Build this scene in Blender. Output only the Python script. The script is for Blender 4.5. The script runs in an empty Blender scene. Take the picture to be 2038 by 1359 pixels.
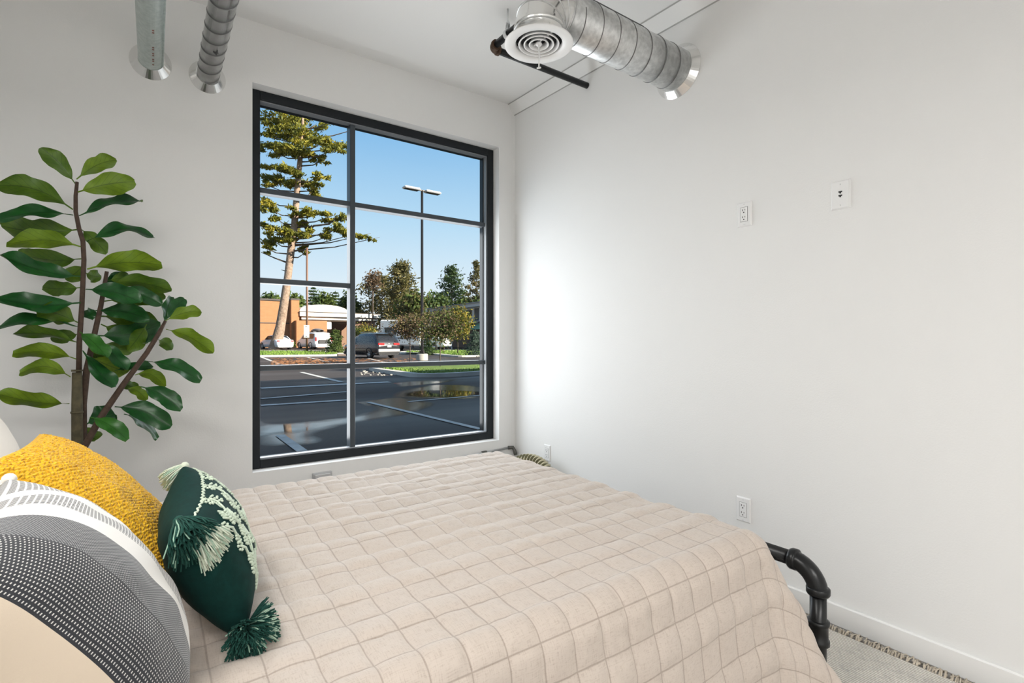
import bpy, math, random
import numpy as np
from mathutils import Vector, Matrix, noise

# ---------------------------------------------------------------- camera, world, sun, exposure
SC = bpy.context.scene
COL = SC.collection
F_PX = 1015.0                       # focal length in pixels of the 2038 px wide frame
YAW = math.radians(35.13)
SN, CS = math.sin(YAW), math.cos(YAW)
EYE = 1.15
cam_d = bpy.data.cameras.new('camera')
cam = bpy.data.objects.new('camera', cam_d)
COL.objects.link(cam)
cam.location = (0, 0, EYE)
cam.rotation_euler = (math.pi / 2, 0, -YAW)
cam_d.sensor_width = 36.0
cam_d.lens = 36.0 * F_PX / 2038.0
cam_d.clip_start = 0.05
cam_d.clip_end = 600
SC.camera = cam

SC.view_settings.view_transform = 'Standard'
SC.view_settings.look = 'None'
SC.view_settings.gamma = 1.0
SC.view_settings.use_curve_mapping = False
SC.view_settings.exposure = 0.0
SC.cycles.max_bounces = 10
SC.cycles.diffuse_bounces = 6
SC.cycles.transparent_max_bounces = 16
SC.cycles.sample_clamp_indirect = 6.0

world = bpy.data.worlds.new('sky')
SC.world = world
world.use_nodes = True
wn = world.node_tree
wn.nodes.clear()
w_out = wn.nodes.new('ShaderNodeOutputWorld')
w_bg = wn.nodes.new('ShaderNodeBackground')
w_ramp = wn.nodes.new('ShaderNodeValToRGB')
w_sep = wn.nodes.new('ShaderNodeSeparateXYZ')
w_tc = wn.nodes.new('ShaderNodeTexCoord')
wn.links.new(w_tc.outputs['Generated'], w_sep.inputs[0])
wn.links.new(w_sep.outputs['Z'], w_ramp.inputs['Fac'])
wn.links.new(w_ramp.outputs['Color'], w_bg.inputs['Color'])
wn.links.new(w_bg.outputs[0], w_out.inputs[0])
els = w_ramp.color_ramp.elements
els[0].position = 0.0
els[0].color = (0.86, 0.93, 0.98, 1)
els[1].position = 1.0
els[1].color = (0.30, 0.40, 0.56, 1)
for pos, c in ((0.10, (0.76, 0.88, 0.97)), (0.22, (0.50, 0.74, 0.94)), (0.36, (0.27, 0.54, 0.85)), (0.55, (0.22, 0.44, 0.74)), (0.70, (0.30, 0.44, 0.64))):
    e = els.new(pos)
    e.color = c + (1,)
w_bg.inputs['Strength'].default_value = 1.0

sun_d = bpy.data.lights.new('sun', 'SUN')
sun = bpy.data.objects.new('sun', sun_d)
COL.objects.link(sun)
SUN_DIR = Vector((0.56, -0.74, 0.46)).normalized()
sun.rotation_euler = SUN_DIR.to_track_quat('Z', 'Y').to_euler()
sun_d.energy = 13.5
sun_d.angle = math.radians(0.6)
sun_d.color = (1.0, 0.90, 0.76)

# added area light outside the glass, brightening the room beyond what the sky gives
wfill_d = bpy.data.lights.new('added_window_fill', 'AREA')
wfill = bpy.data.objects.new('added_window_fill', wfill_d)
COL.objects.link(wfill)
wfill_d.shape = 'RECTANGLE'
wfill_d.size = 1.62
wfill_d.size_y = 1.5
wfill_d.energy = 35
wfill_d.color = (0.96, 0.98, 1.0)
wfill.location = (1.29, 3.44, 1.25)
wfill.rotation_euler = (math.radians(-90), 0, 0)

# ---------------------------------------------------------------- helpers
R = random.Random(7)
NR = np.random.default_rng(11)


def W(px, py, d):
    """point of the place seen at a photo pixel, at depth d along the view axis"""
    u, v = px - 1019.0, 679.5 - py
    k = d / F_PX
    return Vector((k * (u * CS + F_PX * SN), k * (-u * SN + F_PX * CS), EYE + v * k))


def on_y(px, py, Y):
    u = px - 1019.0
    return W(px, py, Y / ((-u * SN + F_PX * CS) / F_PX))


def on_x(px, py, X):
    u = px - 1019.0
    return W(px, py, X / ((u * CS + F_PX * SN) / F_PX))


def gz(Y):
    t = min(1.0, max(0.0, (Y - 41.0) / 19.0))
    return -0.03 + 0.45 * t * t * (3 - 2 * t)


def G(px, py):
    z = 0.0
    for _ in range(30):
        v = 679.5 - py
        d = (z - EYE) / v * F_PX if v < -1 else 80
        p = W(px, py, d)
        z = z * 0.5 + gz(p.y) * 0.5
    p.z = gz(p.y)
    return p


def tag(o, label, cat, group=None, kind=None):
    o['label'] = label
    o['category'] = cat
    if group:
        o['group'] = group
    if kind:
        o['kind'] = kind
    return o


def thing(name, label, cat, loc=(0, 0, 0), rz=0.0, group=None):
    o = bpy.data.objects.new(name, None)
    COL.objects.link(o)
    o.empty_display_size = 0.1
    o.location = loc
    o.rotation_euler = (0, 0, rz)
    return tag(o, label, cat, group)


def basis(d):
    d = Vector(d).normalized()
    a = Vector((0, 0, 1)) if abs(d.z) < 0.9 else Vector((1, 0, 0))
    x = d.cross(a).normalized()
    y = d.cross(x).normalized()
    return x, y, d


class MB:
    """collects shapes; build() links them as one mesh object"""

    def __init__(self):
        self.v, self.f, self.m, self.s = [], [], [], []
        self.uv = None

    def add(self, vs, fs, mi=0, smooth=False):
        o = len(self.v)
        self.v.extend([tuple(p) for p in vs])
        for f in fs:
            self.f.append(tuple(i + o for i in f))
            self.m.append(mi)
            self.s.append(smooth)
        return self

    def box(self, lo, hi, mi=0, bev=0.0, rot=None, about=None):
        x0, y0, z0 = lo
        x1, y1, z1 = hi
        if bev <= 0:
            vs = [(x, y, z) for z in (z0, z1) for y in (y0, y1) for x in (x0, x1)]
            fs = [(0, 2, 3, 1), (4, 5, 7, 6), (0, 1, 5, 4), (2, 6, 7, 3), (0, 4, 6, 2), (1, 3, 7, 5)]
        else:
            b = min(bev, (x1 - x0) / 2.01, (y1 - y0) / 2.01, (z1 - z0) / 2.01)
            vs, idx = [], {}
            for sx in (0, 1):
                for sy in (0, 1):
                    for sz in (0, 1):
                        X = x1 if sx else x0
                        Y = y1 if sy else y0
                        Z = z1 if sz else z0
                        dx, dy, dz = (-b if sx else b), (-b if sy else b), (-b if sz else b)
                        idx[sx, sy, sz, 0] = len(vs); vs.append((X, Y + dy, Z + dz))
                        idx[sx, sy, sz, 1] = len(vs); vs.append((X + dx, Y, Z + dz))
                        idx[sx, sy, sz, 2] = len(vs); vs.append((X + dx, Y + dy, Z))
            fs = []
            for s in (0, 1):
                q = [idx[s, a, c, 0] for a, c in ((0, 0), (1, 0), (1, 1), (0, 1))]
                fs.append(q if s else q[::-1])
                q = [idx[a, s, c, 1] for a, c in ((0, 0), (1, 0), (1, 1), (0, 1))]
                fs.append(q[::-1] if s else q)
                q = [idx[a, c, s, 2] for a, c in ((0, 0), (1, 0), (1, 1), (0, 1))]
                fs.append(q if s else q[::-1])
            for a in (0, 1):
                for c in (0, 1):
                    fs.append([idx[a, c, 0, 0], idx[a, c, 1, 0], idx[a, c, 1, 1], idx[a, c, 0, 1]])
                    fs.append([idx[a, 0, c, 0], idx[a, 1, c, 0], idx[a, 1, c, 2], idx[a, 0, c, 2]])
                    fs.append([idx[0, a, c, 1], idx[1, a, c, 1], idx[1, a, c, 2], idx[0, a, c, 2]])
                    for e in (0, 1):
                        fs.append([idx[a, c, e, 0], idx[a, c, e, 1], idx[a, c, e, 2]])
        if rot is not None:
            p0 = Vector(about) if about is not None else Vector(((x0 + x1) / 2, (y0 + y1) / 2, (z0 + z1) / 2))
            vs = [p0 + rot @ (Vector(p) - p0) for p in vs]
        return self.add(vs, fs, mi)

    def tube(self, pts, rad, seg=12, mi=0, caps=True, smooth=True, closed=False):
        pts = [Vector(p) for p in pts]
        n = len(pts)
        if not hasattr(rad, '__len__'):
            rad = [rad] * n
        x, y, _ = basis(pts[1] - pts[0])
        vs, fs = [], []
        for i, p in enumerate(pts):
            if closed:
                d = pts[(i + 1) % n] - pts[i - 1]
            else:
                d = pts[min(i + 1, n - 1)] - pts[max(i - 1, 0)]
            d.normalize()
            x = (x - d * x.dot(d))
            if x.length < 1e-6:
                x = basis(d)[0]
            x.normalize()
            y = d.cross(x)
            for k in range(seg):
                t = 2 * math.pi * k / seg
                vs.append(p + (x * math.cos(t) + y * math.sin(t)) * rad[i])
        m = n if closed else n - 1
        for i in range(m):
            j = (i + 1) % n
            for k in range(seg):
                l = (k + 1) % seg
                fs.append((i * seg + k, i * seg + l, j * seg + l, j * seg + k))
        if caps and not closed:
            fs.append(tuple(range(seg))[::-1])
            fs.append(tuple((n - 1) * seg + k for k in range(seg)))
        return self.add(vs, fs, mi, smooth)

    def lathe(self, org, axis, prof, seg=32, mi=0, smooth=True):
        """prof: list of (radius, distance along axis)"""
        x, y, d = basis(axis)
        org = Vector(org)
        vs, fs = [], []
        for r, h in prof:
            for k in range(seg):
                t = 2 * math.pi * k / seg
                vs.append(org + d * h + (x * math.cos(t) + y * math.sin(t)) * r)
        for i in range(len(prof) - 1):
            for k in range(seg):
                l = (k + 1) % seg
                fs.append((i * seg + k, (i + 1) * seg + k, (i + 1) * seg + l, i * seg + l))
        return self.add(vs, fs, mi, smooth)

    def prism(self, poly, vec, mi=0):
        poly = [Vector(p) for p in poly]
        vec = Vector(vec)
        n = len(poly)
        vs = poly + [p + vec for p in poly]
        fs = [tuple(range(n))[::-1], tuple(range(n, 2 * n))]
        for i in range(n):
            j = (i + 1) % n
            fs.append((i, j, n + j, n + i))
        return self.add(vs, fs, mi)

    def grid(self, P, mi=0, smooth=True, flip=False):
        """P[i][j] points"""
        n, m = len(P), len(P[0])
        vs = [p for row in P for p in row]
        fs = []
        for i in range(n - 1):
            for j in range(m - 1):
                q = (i * m + j, (i + 1) * m + j, (i + 1) * m + j + 1, i * m + j + 1)
                fs.append(q[::-1] if flip else q)
        return self.add(vs, fs, mi, smooth)

    def ball(self, c, r, seg=10, mi=0):
        c = Vector(c)
        if not hasattr(r, '__len__'):
            r = (r, r, r)
        rings = max(4, seg // 2 + 1)
        vs, fs = [], []
        for i in range(rings + 1):
            a = math.pi * i / rings
            for k in range(seg):
                t = 2 * math.pi * k / seg
                vs.append(c + Vector((math.sin(a) * math.cos(t) * r[0], math.sin(a) * math.sin(t) * r[1], math.cos(a) * r[2])))
        for i in range(rings):
            for k in range(seg):
                l = (k + 1) % seg
                fs.append((i * seg + k, (i + 1) * seg + k, (i + 1) * seg + l, i * seg + l))
        return self.add(vs, fs, mi, True)

    def build(self, name, mats, parent=None, local=False):
        me = bpy.data.meshes.new(name)
        vs = self.v
        if parent is not None and not local:
            r = parent
            while r.parent:
                r = r.parent
            inv = Matrix.Translation(r.location) @ r.rotation_euler.to_matrix().to_4x4()
            inv = inv.inverted()
            if r.rotation_euler.z == 0 and r.rotation_euler.x == 0:
                l = r.location
                vs = [(p[0] - l[0], p[1] - l[1], p[2] - l[2]) for p in vs]
            else:
                vs = [inv @ Vector(p) for p in vs]
        me.from_pydata(vs, [], self.f)
        if not isinstance(mats, (list, tuple)):
            mats = [mats]
        for m in mats:
            me.materials.append(m)
        me.polygons.foreach_set('material_index', self.m)
        me.polygons.foreach_set('use_smooth', self.s)
        if self.uv is not None:
            ul = me.uv_layers.new(name='UVMap')
            li = np.zeros(len(me.loops), dtype=np.int32)
            me.loops.foreach_get('vertex_index', li)
            ul.data.foreach_set('uv', np.asarray(self.uv, dtype=np.float32)[li].ravel())
        me.update()
        o = bpy.data.objects.new(name, me)
        COL.objects.link(o)
        if parent is not None:
            o.parent = parent
        return o


def np_mesh(name, verts, faces, mats, parent=None, midx=None, smooth=False, local=False):
    """verts (n,3), faces (m,4) or (m,3) arrays"""
    verts = np.asarray(verts, dtype=np.float64)
    if parent is not None and not local:
        r = parent
        while r.parent:
            r = r.parent
        verts = verts - np.array(r.location)
    me = bpy.data.meshes.new(name)
    nf, k = faces.shape
    me.vertices.add(len(verts))
    me.vertices.foreach_set('co', verts.ravel())
    me.loops.add(nf * k)
    me.loops.foreach_set('vertex_index', faces.ravel().astype(np.int32))
    me.polygons.add(nf)
    me.polygons.foreach_set('loop_start', np.arange(nf, dtype=np.int32) * k)
    me.polygons.foreach_set('loop_total', np.full(nf, k, dtype=np.int32))
    if not isinstance(mats, (list, tuple)):
        mats = [mats]
    for m in mats:
        me.materials.append(m)
    if midx is not None:
        me.polygons.foreach_set('material_index', midx.astype(np.int32))
    me.polygons.foreach_set('use_smooth', np.full(nf, smooth))
    me.update(calc_edges=True)
    o = bpy.data.objects.new(name, me)
    COL.objects.link(o)
    if parent is not None:
        o.parent = parent
    return o


def structure(o):
    o['kind'] = 'structure'
    return o


# ---------------------------------------------------------------- materials
class NT:
    def __init__(self, name):
        self.mat = bpy.data.materials.new(name)
        self.mat.use_nodes = True
        self.t = self.mat.node_tree
        self.t.nodes.clear()
        self.out = self.t.nodes.new('ShaderNodeOutputMaterial')

    def n(self, typ, **kw):
        nd = self.t.nodes.new(typ)
        for k, v in kw.items():
            if k.startswith('i_'):
                key = k[2:]
                key = int(key) if key.isdigit() else key
                self.put(nd.inputs[key], v)
            else:
                setattr(nd, k, v)
        return nd

    def put(self, sock, v):
        if isinstance(v, bpy.types.NodeSocket):
            self.t.links.new(v, sock)
        elif isinstance(v, bpy.types.Node):
            self.t.links.new(v.outputs[0], sock)
        else:
            sock.default_value = v

    def math(self, op, a, b=0.0, c=0.0):
        nd = self.n('ShaderNodeMath', operation=op)
        self.put(nd.inputs[0], a)
        self.put(nd.inputs[1], b)
        self.put(nd.inputs[2], c)
        return nd.outputs[0]

    def mix(self, fac, a, b):
        nd = self.n('ShaderNodeMix', data_type='RGBA')
        self.put(nd.inputs[0], fac)
        self.put(nd.inputs[6], a)
        self.put(nd.inputs[7], b)
        return nd.outputs[2]

    def ramp(self, fac, stops, interp='LINEAR'):
        nd = self.n('ShaderNodeValToRGB')
        self.put(nd.inputs[0], fac)
        cr = nd.color_ramp
        cr.interpolation = interp
        cr.elements[0].position = stops[0][0]
        cr.elements[0].color = rgba(stops[0][1])
        cr.elements[1].position = stops[-1][0]
        cr.elements[1].color = rgba(stops[-1][1])
        for p, c in stops[1:-1]:
            e = cr.elements.new(p)
            e.color = rgba(c)
        return nd.outputs[0]

    def coords(self, kind='Object', scale=None):
        tc = self.n('ShaderNodeTexCoord')
        s = tc.outputs[kind]
        if scale is not None:
            mp = self.n('ShaderNodeMapping')
            self.put(mp.inputs[0], s)
            mp.inputs['Scale'].default_value = scale
            s = mp.outputs[0]
        return s

    def noise(self, scale, vec=None, detail=3.0, rough=0.55):
        nd = self.n('ShaderNodeTexNoise')
        if vec is not None:
            self.put(nd.inputs['Vector'], vec)
        nd.inputs['Scale'].default_value = scale
        nd.inputs['Detail'].default_value = detail
        nd.inputs['Roughness'].default_value = rough
        return nd

    def bump(self, h, strength=0.3, dist=0.01):
        nd = self.n('ShaderNodeBump')
        self.put(nd.inputs['Height'], h)
        nd.inputs['Strength'].default_value = strength
        nd.inputs['Distance'].default_value = dist
        return nd.outputs[0]

    def bsdf(self, color, rough=0.5, metal=0.0, normal=None, **kw):
        b = self.n('ShaderNodeBsdfPrincipled')
        self.put(b.inputs['Base Color'], rgba(color) if isinstance(color, tuple) else color)
        self.put(b.inputs['Roughness'], rough)
        self.put(b.inputs['Metallic'], metal)
        if normal is not None:
            self.put(b.inputs['Normal'], normal)
        for k, v in kw.items():
            self.put(b.inputs[k.replace('_', ' ')], v)
        return b

    def done(self, sh):
        self.t.links.new(sh.outputs[0] if isinstance(sh, bpy.types.Node) else sh, self.out.inputs[0])
        return self.mat


def rgba(c):
    return tuple(c) + (1.0,) if len(c) == 3 else tuple(c)


def srgb(r, g, b):
    f = lambda x: (x / 255 / 12.92) if x / 255 <= 0.04045 else ((x / 255 + 0.055) / 1.055) ** 2.4
    return (f(r), f(g), f(b))


def M(name, col, rough=0.5, metal=0.0, var=0.0, vscale=8.0, bump=0.0, bscale=200.0, bdist=0.002, col2=None, **kw):
    t = NT(name)
    vec = t.coords('Object')
    c = col
    if var > 0 or col2 is not None:
        nz = t.noise(vscale, vec)
        c2 = col2 if col2 is not None else tuple(max(0, x * (1 - var)) for x in col)
        c = t.mix(t.ramp(nz.outputs[0], [(0.32, (0, 0, 0)), (0.68, (1, 1, 1))]), rgba(c2), rgba(col))
    nrm = None
    if bump > 0:
        nrm = t.bump(t.noise(bscale, vec).outputs[0], bump, bdist)
    return t.done(t.bsdf(c, rough, metal, nrm, **kw))


m_wall = M('wall_paint', (0.83, 0.83, 0.822), 0.6, bump=0.25, bscale=160, bdist=0.002)
m_ceil = M('ceiling_paint', (0.82, 0.82, 0.81), 0.65, bump=0.2, bscale=140, bdist=0.002)
m_trim = M('trim_paint', (0.86, 0.86, 0.85), 0.35)
m_gap = M('dark_gap', (0.10, 0.10, 0.10), 0.8)
m_hair = M('hairline_gap', (0.42, 0.42, 0.41), 0.8)
m_floor = M('concrete_floor', (0.36, 0.34, 0.32), 0.5, var=0.2, vscale=3)
m_white_plastic = M('white_plastic', (0.86, 0.86, 0.86), 0.25)
m_slot = M('slot_black', (0.012, 0.012, 0.012), 0.6)
m_screw = M('screw_metal', (0.7, 0.7, 0.7), 0.3, 0.8)
m_frame = M('window_black_aluminium', (0.010, 0.013, 0.016), 0.42, Specular_IOR_Level=.3)
m_muntin = M('window_grey_aluminium', (0.045, 0.056, 0.068), 0.42)
m_galv = M('galvanised_steel', (0.76, 0.77, 0.77), 0.42, 1.0, col2=(0.56, 0.57, 0.57), vscale=45, bump=0.05, bscale=60)
m_galv_green = M('galvanised_pipe', (0.62, 0.68, 0.66), 0.42, 0.9, col2=(0.48, 0.55, 0.53), vscale=60)
m_bright = M('bright_aluminium', (0.82, 0.82, 0.81), 0.18, 1.0)
m_seam = M('seam_steel', (0.20, 0.20, 0.20), 0.45, 0.9)
m_black_pipe = M('black_iron', (0.012, 0.013, 0.014), 0.38, 0.3, bump=0.1, bscale=300)
m_rust_fit = M('brown_iron_fitting', (0.085, 0.045, 0.022), 0.55, 0.4, var=0.4, vscale=60)
m_red_ink = M('red_ink', (0.25, 0.10, 0.08), 0.7)
m_hanger = M('zinc_hanger', (0.75, 0.76, 0.77), 0.35, 0.9)
# ---------------------------------------------------------------- the room
WX, WY = 2.27, 3.19                 # faces of the right wall and of the window wall
LX, BY = -0.85, -3.4
OX0, OX1, OZ0, OZ1 = 0.457, 2.126, 0.410, 2.61   # window opening
CZ = 2.955
CSL = 0.035


def ceil_z(y):
    return CZ - CSL * (WY - y)


structure(MB().box((LX - .1, BY - .1, -0.12), (WX + .1, WY + .26, 0)).build('floor', m_floor))
b = MB()
b.box((LX - .1, WY, 0), (OX0, WY + .26, 3.05))
b.box((OX1, WY, 0), (WX + .12, WY + .26, 3.05))
b.box((OX0, WY, 0), (OX1, WY + .26, OZ0))
b.box((OX0, WY, OZ1), (OX1, WY + .26, 3.05))
structure(b.build('wall_window', m_wall))
structure(MB().box((WX, BY - .1, 0), (WX + .12, WY, 3.05)).build('wall_right', m_wall))
structure(MB().box((LX - .1, BY - .1, 0), (LX, WY, 3.05)).build('wall_left', m_wall))
structure(MB().box((LX, BY - .1, 0), (WX, BY, 3.05)).build('wall_back', m_wall))
b = MB()
vs = [(x, y, z) for x in (LX - .05, WX + .05) for y, z in ((BY - .05, ceil_z(BY - .05)), (WY + .05, ceil_z(WY + .05)), (WY + .05, 3.15), (BY - .05, 3.15))]
b.add(vs, [(0, 1, 2, 3), (7, 6, 5, 4), (0, 4, 5, 1), (1, 5, 6, 2), (2, 6, 7, 3), (3, 7, 4, 0)])
ceil = structure(b.build('ceiling', m_ceil))
# panel seam running across the ceiling
y_s = 1.27
structure(MB().box((1.25, y_s - .004, ceil_z(y_s) - .004), (2.21, y_s + .004, ceil_z(y_s) + .002)).build('trim_2', m_gap))
# sloping cant strip between the ceiling and the right wall, dark hairline gaps along both edges
b = MB()
for mi, (xa, za, xb, zb) in enumerate((((2.213), 0.0, 2.27, -0.066),)):
    P = []
    for y in (BY, WY):
        c = ceil_z(y)
        P.append([Vector((2.213, y, c + .003)), Vector((2.210, y, c - .006)), Vector((2.262, y, c - .070)), Vector((2.272, y, c - .066))])
    b.grid(P, 0, False)
    ga, gb = [], []
    for y in (BY, WY):
        c = ceil_z(y)
        ga.append([Vector((2.205, y, c - .0015)), Vector((2.2105, y, c - .0055))])
        gb.append([Vector((2.2615, y, c - .0692)), Vector((2.2695, y, c - .0735))])
    b.grid(ga, 1, False)
    b.grid(gb, 1, False)
structure(b.build('trim_1', [m_ceil, m_hair]))
b = MB()
b.box((WX - .014, BY, 0), (WX, WY, .088), bev=.004)
structure(b.build('baseboard_right', m_trim))
structure(MB().box((LX, WY - .014, 0), (WX - .014, WY, .088), bev=.004).build('baseboard_window', m_trim))
# the rest of our building: two more storeys above and wings at both sides (its shade falls on the car park)
m_ext = M('exterior_stucco', (0.45, 0.43, 0.40), 0.8)
b = MB()
b.box((-26, -12, 3.16), (48, WY + .26, 8.3))
b.box((WX + .125, -12, -0.1), (48, WY + .26, 3.155))
b.box((-26, -12, -0.1), (LX - .105, WY + .26, 3.155))
b.box((LX - .1, -12, -0.1), (WX + .12, BY - .105, 3.155))
structure(b.build('wall_outside', m_ext))

# ---------------------------------------------------------------- window
FY0, FY1 = 3.268, 3.385             # frame depth
GY = 3.335                          # glass
t = NT('window_glass')
fr = t.n('ShaderNodeFresnel', i_IOR=1.2)
tr = t.n('ShaderNodeBsdfTransparent')
tr.inputs[0].default_value = (0.97, 0.985, 0.98, 1)
gl = t.n('ShaderNodeBsdfGlossy')
gl.inputs['Roughness'].default_value = 0.02
mx = t.n('ShaderNodeMixShader')
t.put(mx.inputs[0], fr)
t.put(mx.inputs[1], tr)
t.put(mx.inputs[2], gl)
m_glass = t.done(mx)

win = bpy.data.objects.new('window_1', None)
COL.objects.link(win)
win.location = (1.29, FY0, OZ0)
win['kind'] = 'structure'
fw = 0.052
b = MB()
b.box((OX0, FY0, OZ0), (OX0 + fw, FY1, OZ1), bev=.002)
b.box((OX1 - fw, FY0, OZ0), (OX1, FY1, OZ1), bev=.002)
b.box((OX0 + fw, FY0, OZ0), (OX1 - fw, FY1, OZ0 + fw), bev=.002)
b.box((OX0 + fw, FY0, OZ1 - fw), (OX1 - fw, FY1, OZ1), bev=.002)
# glazing stop, a thinner lip against the glass
b.box((OX1 - fw - .014, GY - .018, OZ0 + fw), (OX1 - fw, GY - .004, OZ1 - fw))
b.build('window_frame', m_frame, win)
IX0, IX1, IZ0, IZ1 = OX0 + fw, OX1 - fw, OZ0 + fw, OZ1 - fw
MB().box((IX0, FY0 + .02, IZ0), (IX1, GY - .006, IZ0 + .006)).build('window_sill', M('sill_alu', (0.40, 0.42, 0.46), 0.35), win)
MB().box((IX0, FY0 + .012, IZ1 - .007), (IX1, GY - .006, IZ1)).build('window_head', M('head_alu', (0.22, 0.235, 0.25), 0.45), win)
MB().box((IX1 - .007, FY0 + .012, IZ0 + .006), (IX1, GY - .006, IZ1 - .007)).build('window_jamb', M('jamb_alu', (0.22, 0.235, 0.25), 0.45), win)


def muntin_z(x, y):
    return on_y(x, y, GY - .02).z


vx = on_y(700, 500, GY - .02).x
rails = [(IX0, IX1, (muntin_z(518, 381) + muntin_z(960, 446)) / 2), (IX0, vx, muntin_z(606, 563.5)), (IX0, IX1, (muntin_z(518, 732) + muntin_z(960, 721.5)) / 2)]
MB().box((vx - .017, GY - .042, IZ0), (vx + .017, GY + .03, IZ1), bev=.003).build('muntin', m_muntin, win)
for (xa, xb, z) in rails:
    MB().box((xa, GY - .036, z - .0155), (xb, GY + .03, z + .0155), bev=.003).build('muntin', m_muntin, win)
zs_l = [IZ0] + [rails[2][2], rails[1][2], rails[0][2]] + [IZ1]
zs_r = [IZ0] + [rails[2][2], rails[0][2]] + [IZ1]
for zs, xa, xb in ((zs_l, IX0, vx), (zs_r, vx, IX1)):
    for z0, z1 in zip(zs, zs[1:]):
        b = MB()
        b.add([(xa, GY, z0), (xb, GY, z0), (xb, GY, z1), (xa, GY, z1)], [(0, 1, 2, 3)])
        b.build('pane', m_glass, win)

# ---------------------------------------------------------------- ducts
def ring_collar(name, org, axis, r_in, r_out, depth, parent, seg=48):
    """cone shaped wall flange: axis points from the wall into the room"""
    MB().lathe(org, axis, [(r_out, 0.0), (r_out, 0.004), (r_in + .004, depth), (r_in - .001, depth), (r_in - .001, 0.0)], seg, 0, False).build(name, m_bright, parent)


def helix(p0, p1, r, pitch, rad, seg_turn=40):
    p0, p1 = Vector(p0), Vector(p1)
    x, y, d = basis(p1 - p0)
    L = (p1 - p0).length
    n = int(L / pitch * seg_turn)
    pts = []
    for i in range(n + 1):
        s = i / n * L
        a = 2 * math.pi * s / pitch
        pts.append(p0 + d * s + (x * math.cos(a) + y * math.sin(a)) * r)
    return pts


# straight galvanised pipe through the window wall, nearest the left edge
ca = on_y(300, 124, WY)
d1 = thing('vent_pipe', 'smooth pale galvanised vent pipe entering the window wall, left of the ribbed one', 'pipe', (ca.x, WY, ca.z))
MB().tube([(ca.x, WY - .002, ca.z), (ca.x, BY + .01, ca.z)], .0525, 40).build('pipe_body', m_galv_green, d1)
b = MB()
b.tube([(ca.x + .050, WY - .02, ca.z - .020), (ca.x + .050, BY + .02, ca.z - .020)], .004, 8)
b.build('lengthwise_seam', m_galv_green, d1)
ring_collar('wall_flange', (ca.x, WY, ca.z), (0, -1, 0), .0535, .090, .042, d1)
for i in range(9):
    y = WY - .10 - .030 * i - (0.10 if i > 6 else 0)
    gl = [(-.004, .0), (.004, .0), (.004, .003), (-.001, .003), (-.001, .007), (.004, .008), (.004, .011), (-.004, .011)]
    q = R.uniform(.8, 1.1)
    MB().prism([Vector((ca.x + .010 + x, y - yy * q * (1 if i % 2 else -1), ca.z - .0523)) for x, yy in gl], (0, 0, .0014)).build('letter', m_red_ink, d1)

cb = on_y(413, 154, WY)
d2 = thing('spiral_duct', 'narrow spiral-seamed shiny duct entering the window wall above the window corner', 'duct', (cb.x, WY, cb.z))
MB().tube([(cb.x, WY - .002, cb.z), (cb.x, BY + .01, cb.z)], .0515, 40).build('pipe_body', M('spiral_steel', (0.60, 0.60, 0.60), 0.25, 1.0, col2=(0.48, 0.48, 0.48), vscale=30), d2)
MB().tube(helix((cb.x, WY - .02, cb.z), (cb.x, BY + .05, cb.z), .0515, .105, .002, 32), .0022, 6).build('spiral_seam', m_seam, d2)
ring_collar('wall_flange', (cb.x, WY, cb.z), (0, -1, 0), .0525, .086, .042, d2)
b = MB()
gl4 = [(-.012, .000), (.002, -.020), (.006, -.020), (.006, -.002), (.011, -.002), (.011, .003), (.006, .003), (.006, .020), (.001, .020), (.001, .003), (-.012, .003)]
b.prism([Vector((cb.x + .004 + x, WY - .40 - y, cb.z - .0522)) for x, y in gl4], (0, 0, .0016))
b.build('stencil_lettering', m_slot, d2)

# big supply duct out of the right wall, ending in an elbow and a round diffuser
DY, DZ, DXE = 1.70, 2.575, 1.335
d3 = thing('supply_duct', 'large spiral supply duct leaving the right wall, with elbow and white round diffuser', 'duct', (WX, DY, DZ))
RD = .103
EL = .115                           # bend radius of the elbow
MB().tube([(WX - .002, DY, DZ), (DXE + EL + .01, DY, DZ)], RD, 64).build('duct_body', m_galv, d3)
MB().tube(helix((DXE + EL + .06, DY, DZ), (WX - .03, DY, DZ), RD, .107, .003, 48), .0028, 6).build('spiral_seam', m_seam, d3)
ring_collar('wall_flange', (WX, DY, DZ), (-1, 0, 0), RD + .001, .138, .035, d3, 64)
b = MB()
cen = Vector((DXE + EL, DY, DZ - EL))
NG = 4
rings = []
for g in range(NG + 1):
    a = math.pi / 2 * g / NG
    rings.append((cen + Vector((-math.sin(a), 0, math.cos(a))) * EL, Vector((-math.cos(a), 0, -math.sin(a)))))
for g in range(NG):
    (p0, t0), (p1, t1) = rings[g], rings[g + 1]
    vs = []
    for p, tt in ((p0, t0), (p1, t1)):
        xx = Vector((0, 1, 0))
        yy = tt.cross(xx)
        for k in range(64):
            q = 2 * math.pi * k / 64
            vs.append(p + (xx * math.cos(q) + yy * math.sin(q)) * (RD + .001))
    b.add(vs, [(k, (k + 1) % 64, 64 + (k + 1) % 64, 64 + k) for k in range(64)], 0, True)
elbow = b.build('elbow', m_bright, d3)
b = MB()
for g in range(NG + 1):
    p, tt = rings[g]
    xx = Vector((0, 1, 0))
    yy = tt.cross(xx)
    b.tube([p + (xx * math.cos(q) + yy * math.sin(q)) * (RD + .002) for q in [2 * math.pi * k / 64 for k in range(64)]], .003, 6, closed=True)
b.build('gore_bead', m_galv, elbow)
ZD = 2.405                          # underside of the diffuser
MB().lathe((DXE, DY, DZ - EL + .012), (0, 0, -1), [(RD + .001, -.012), (RD + .004, 0), (RD + .004, .004), (RD, .008), (RD, DZ - EL + .012 - ZD - .012)], 64).build('neck', m_bright, d3)
df = MB()
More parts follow.
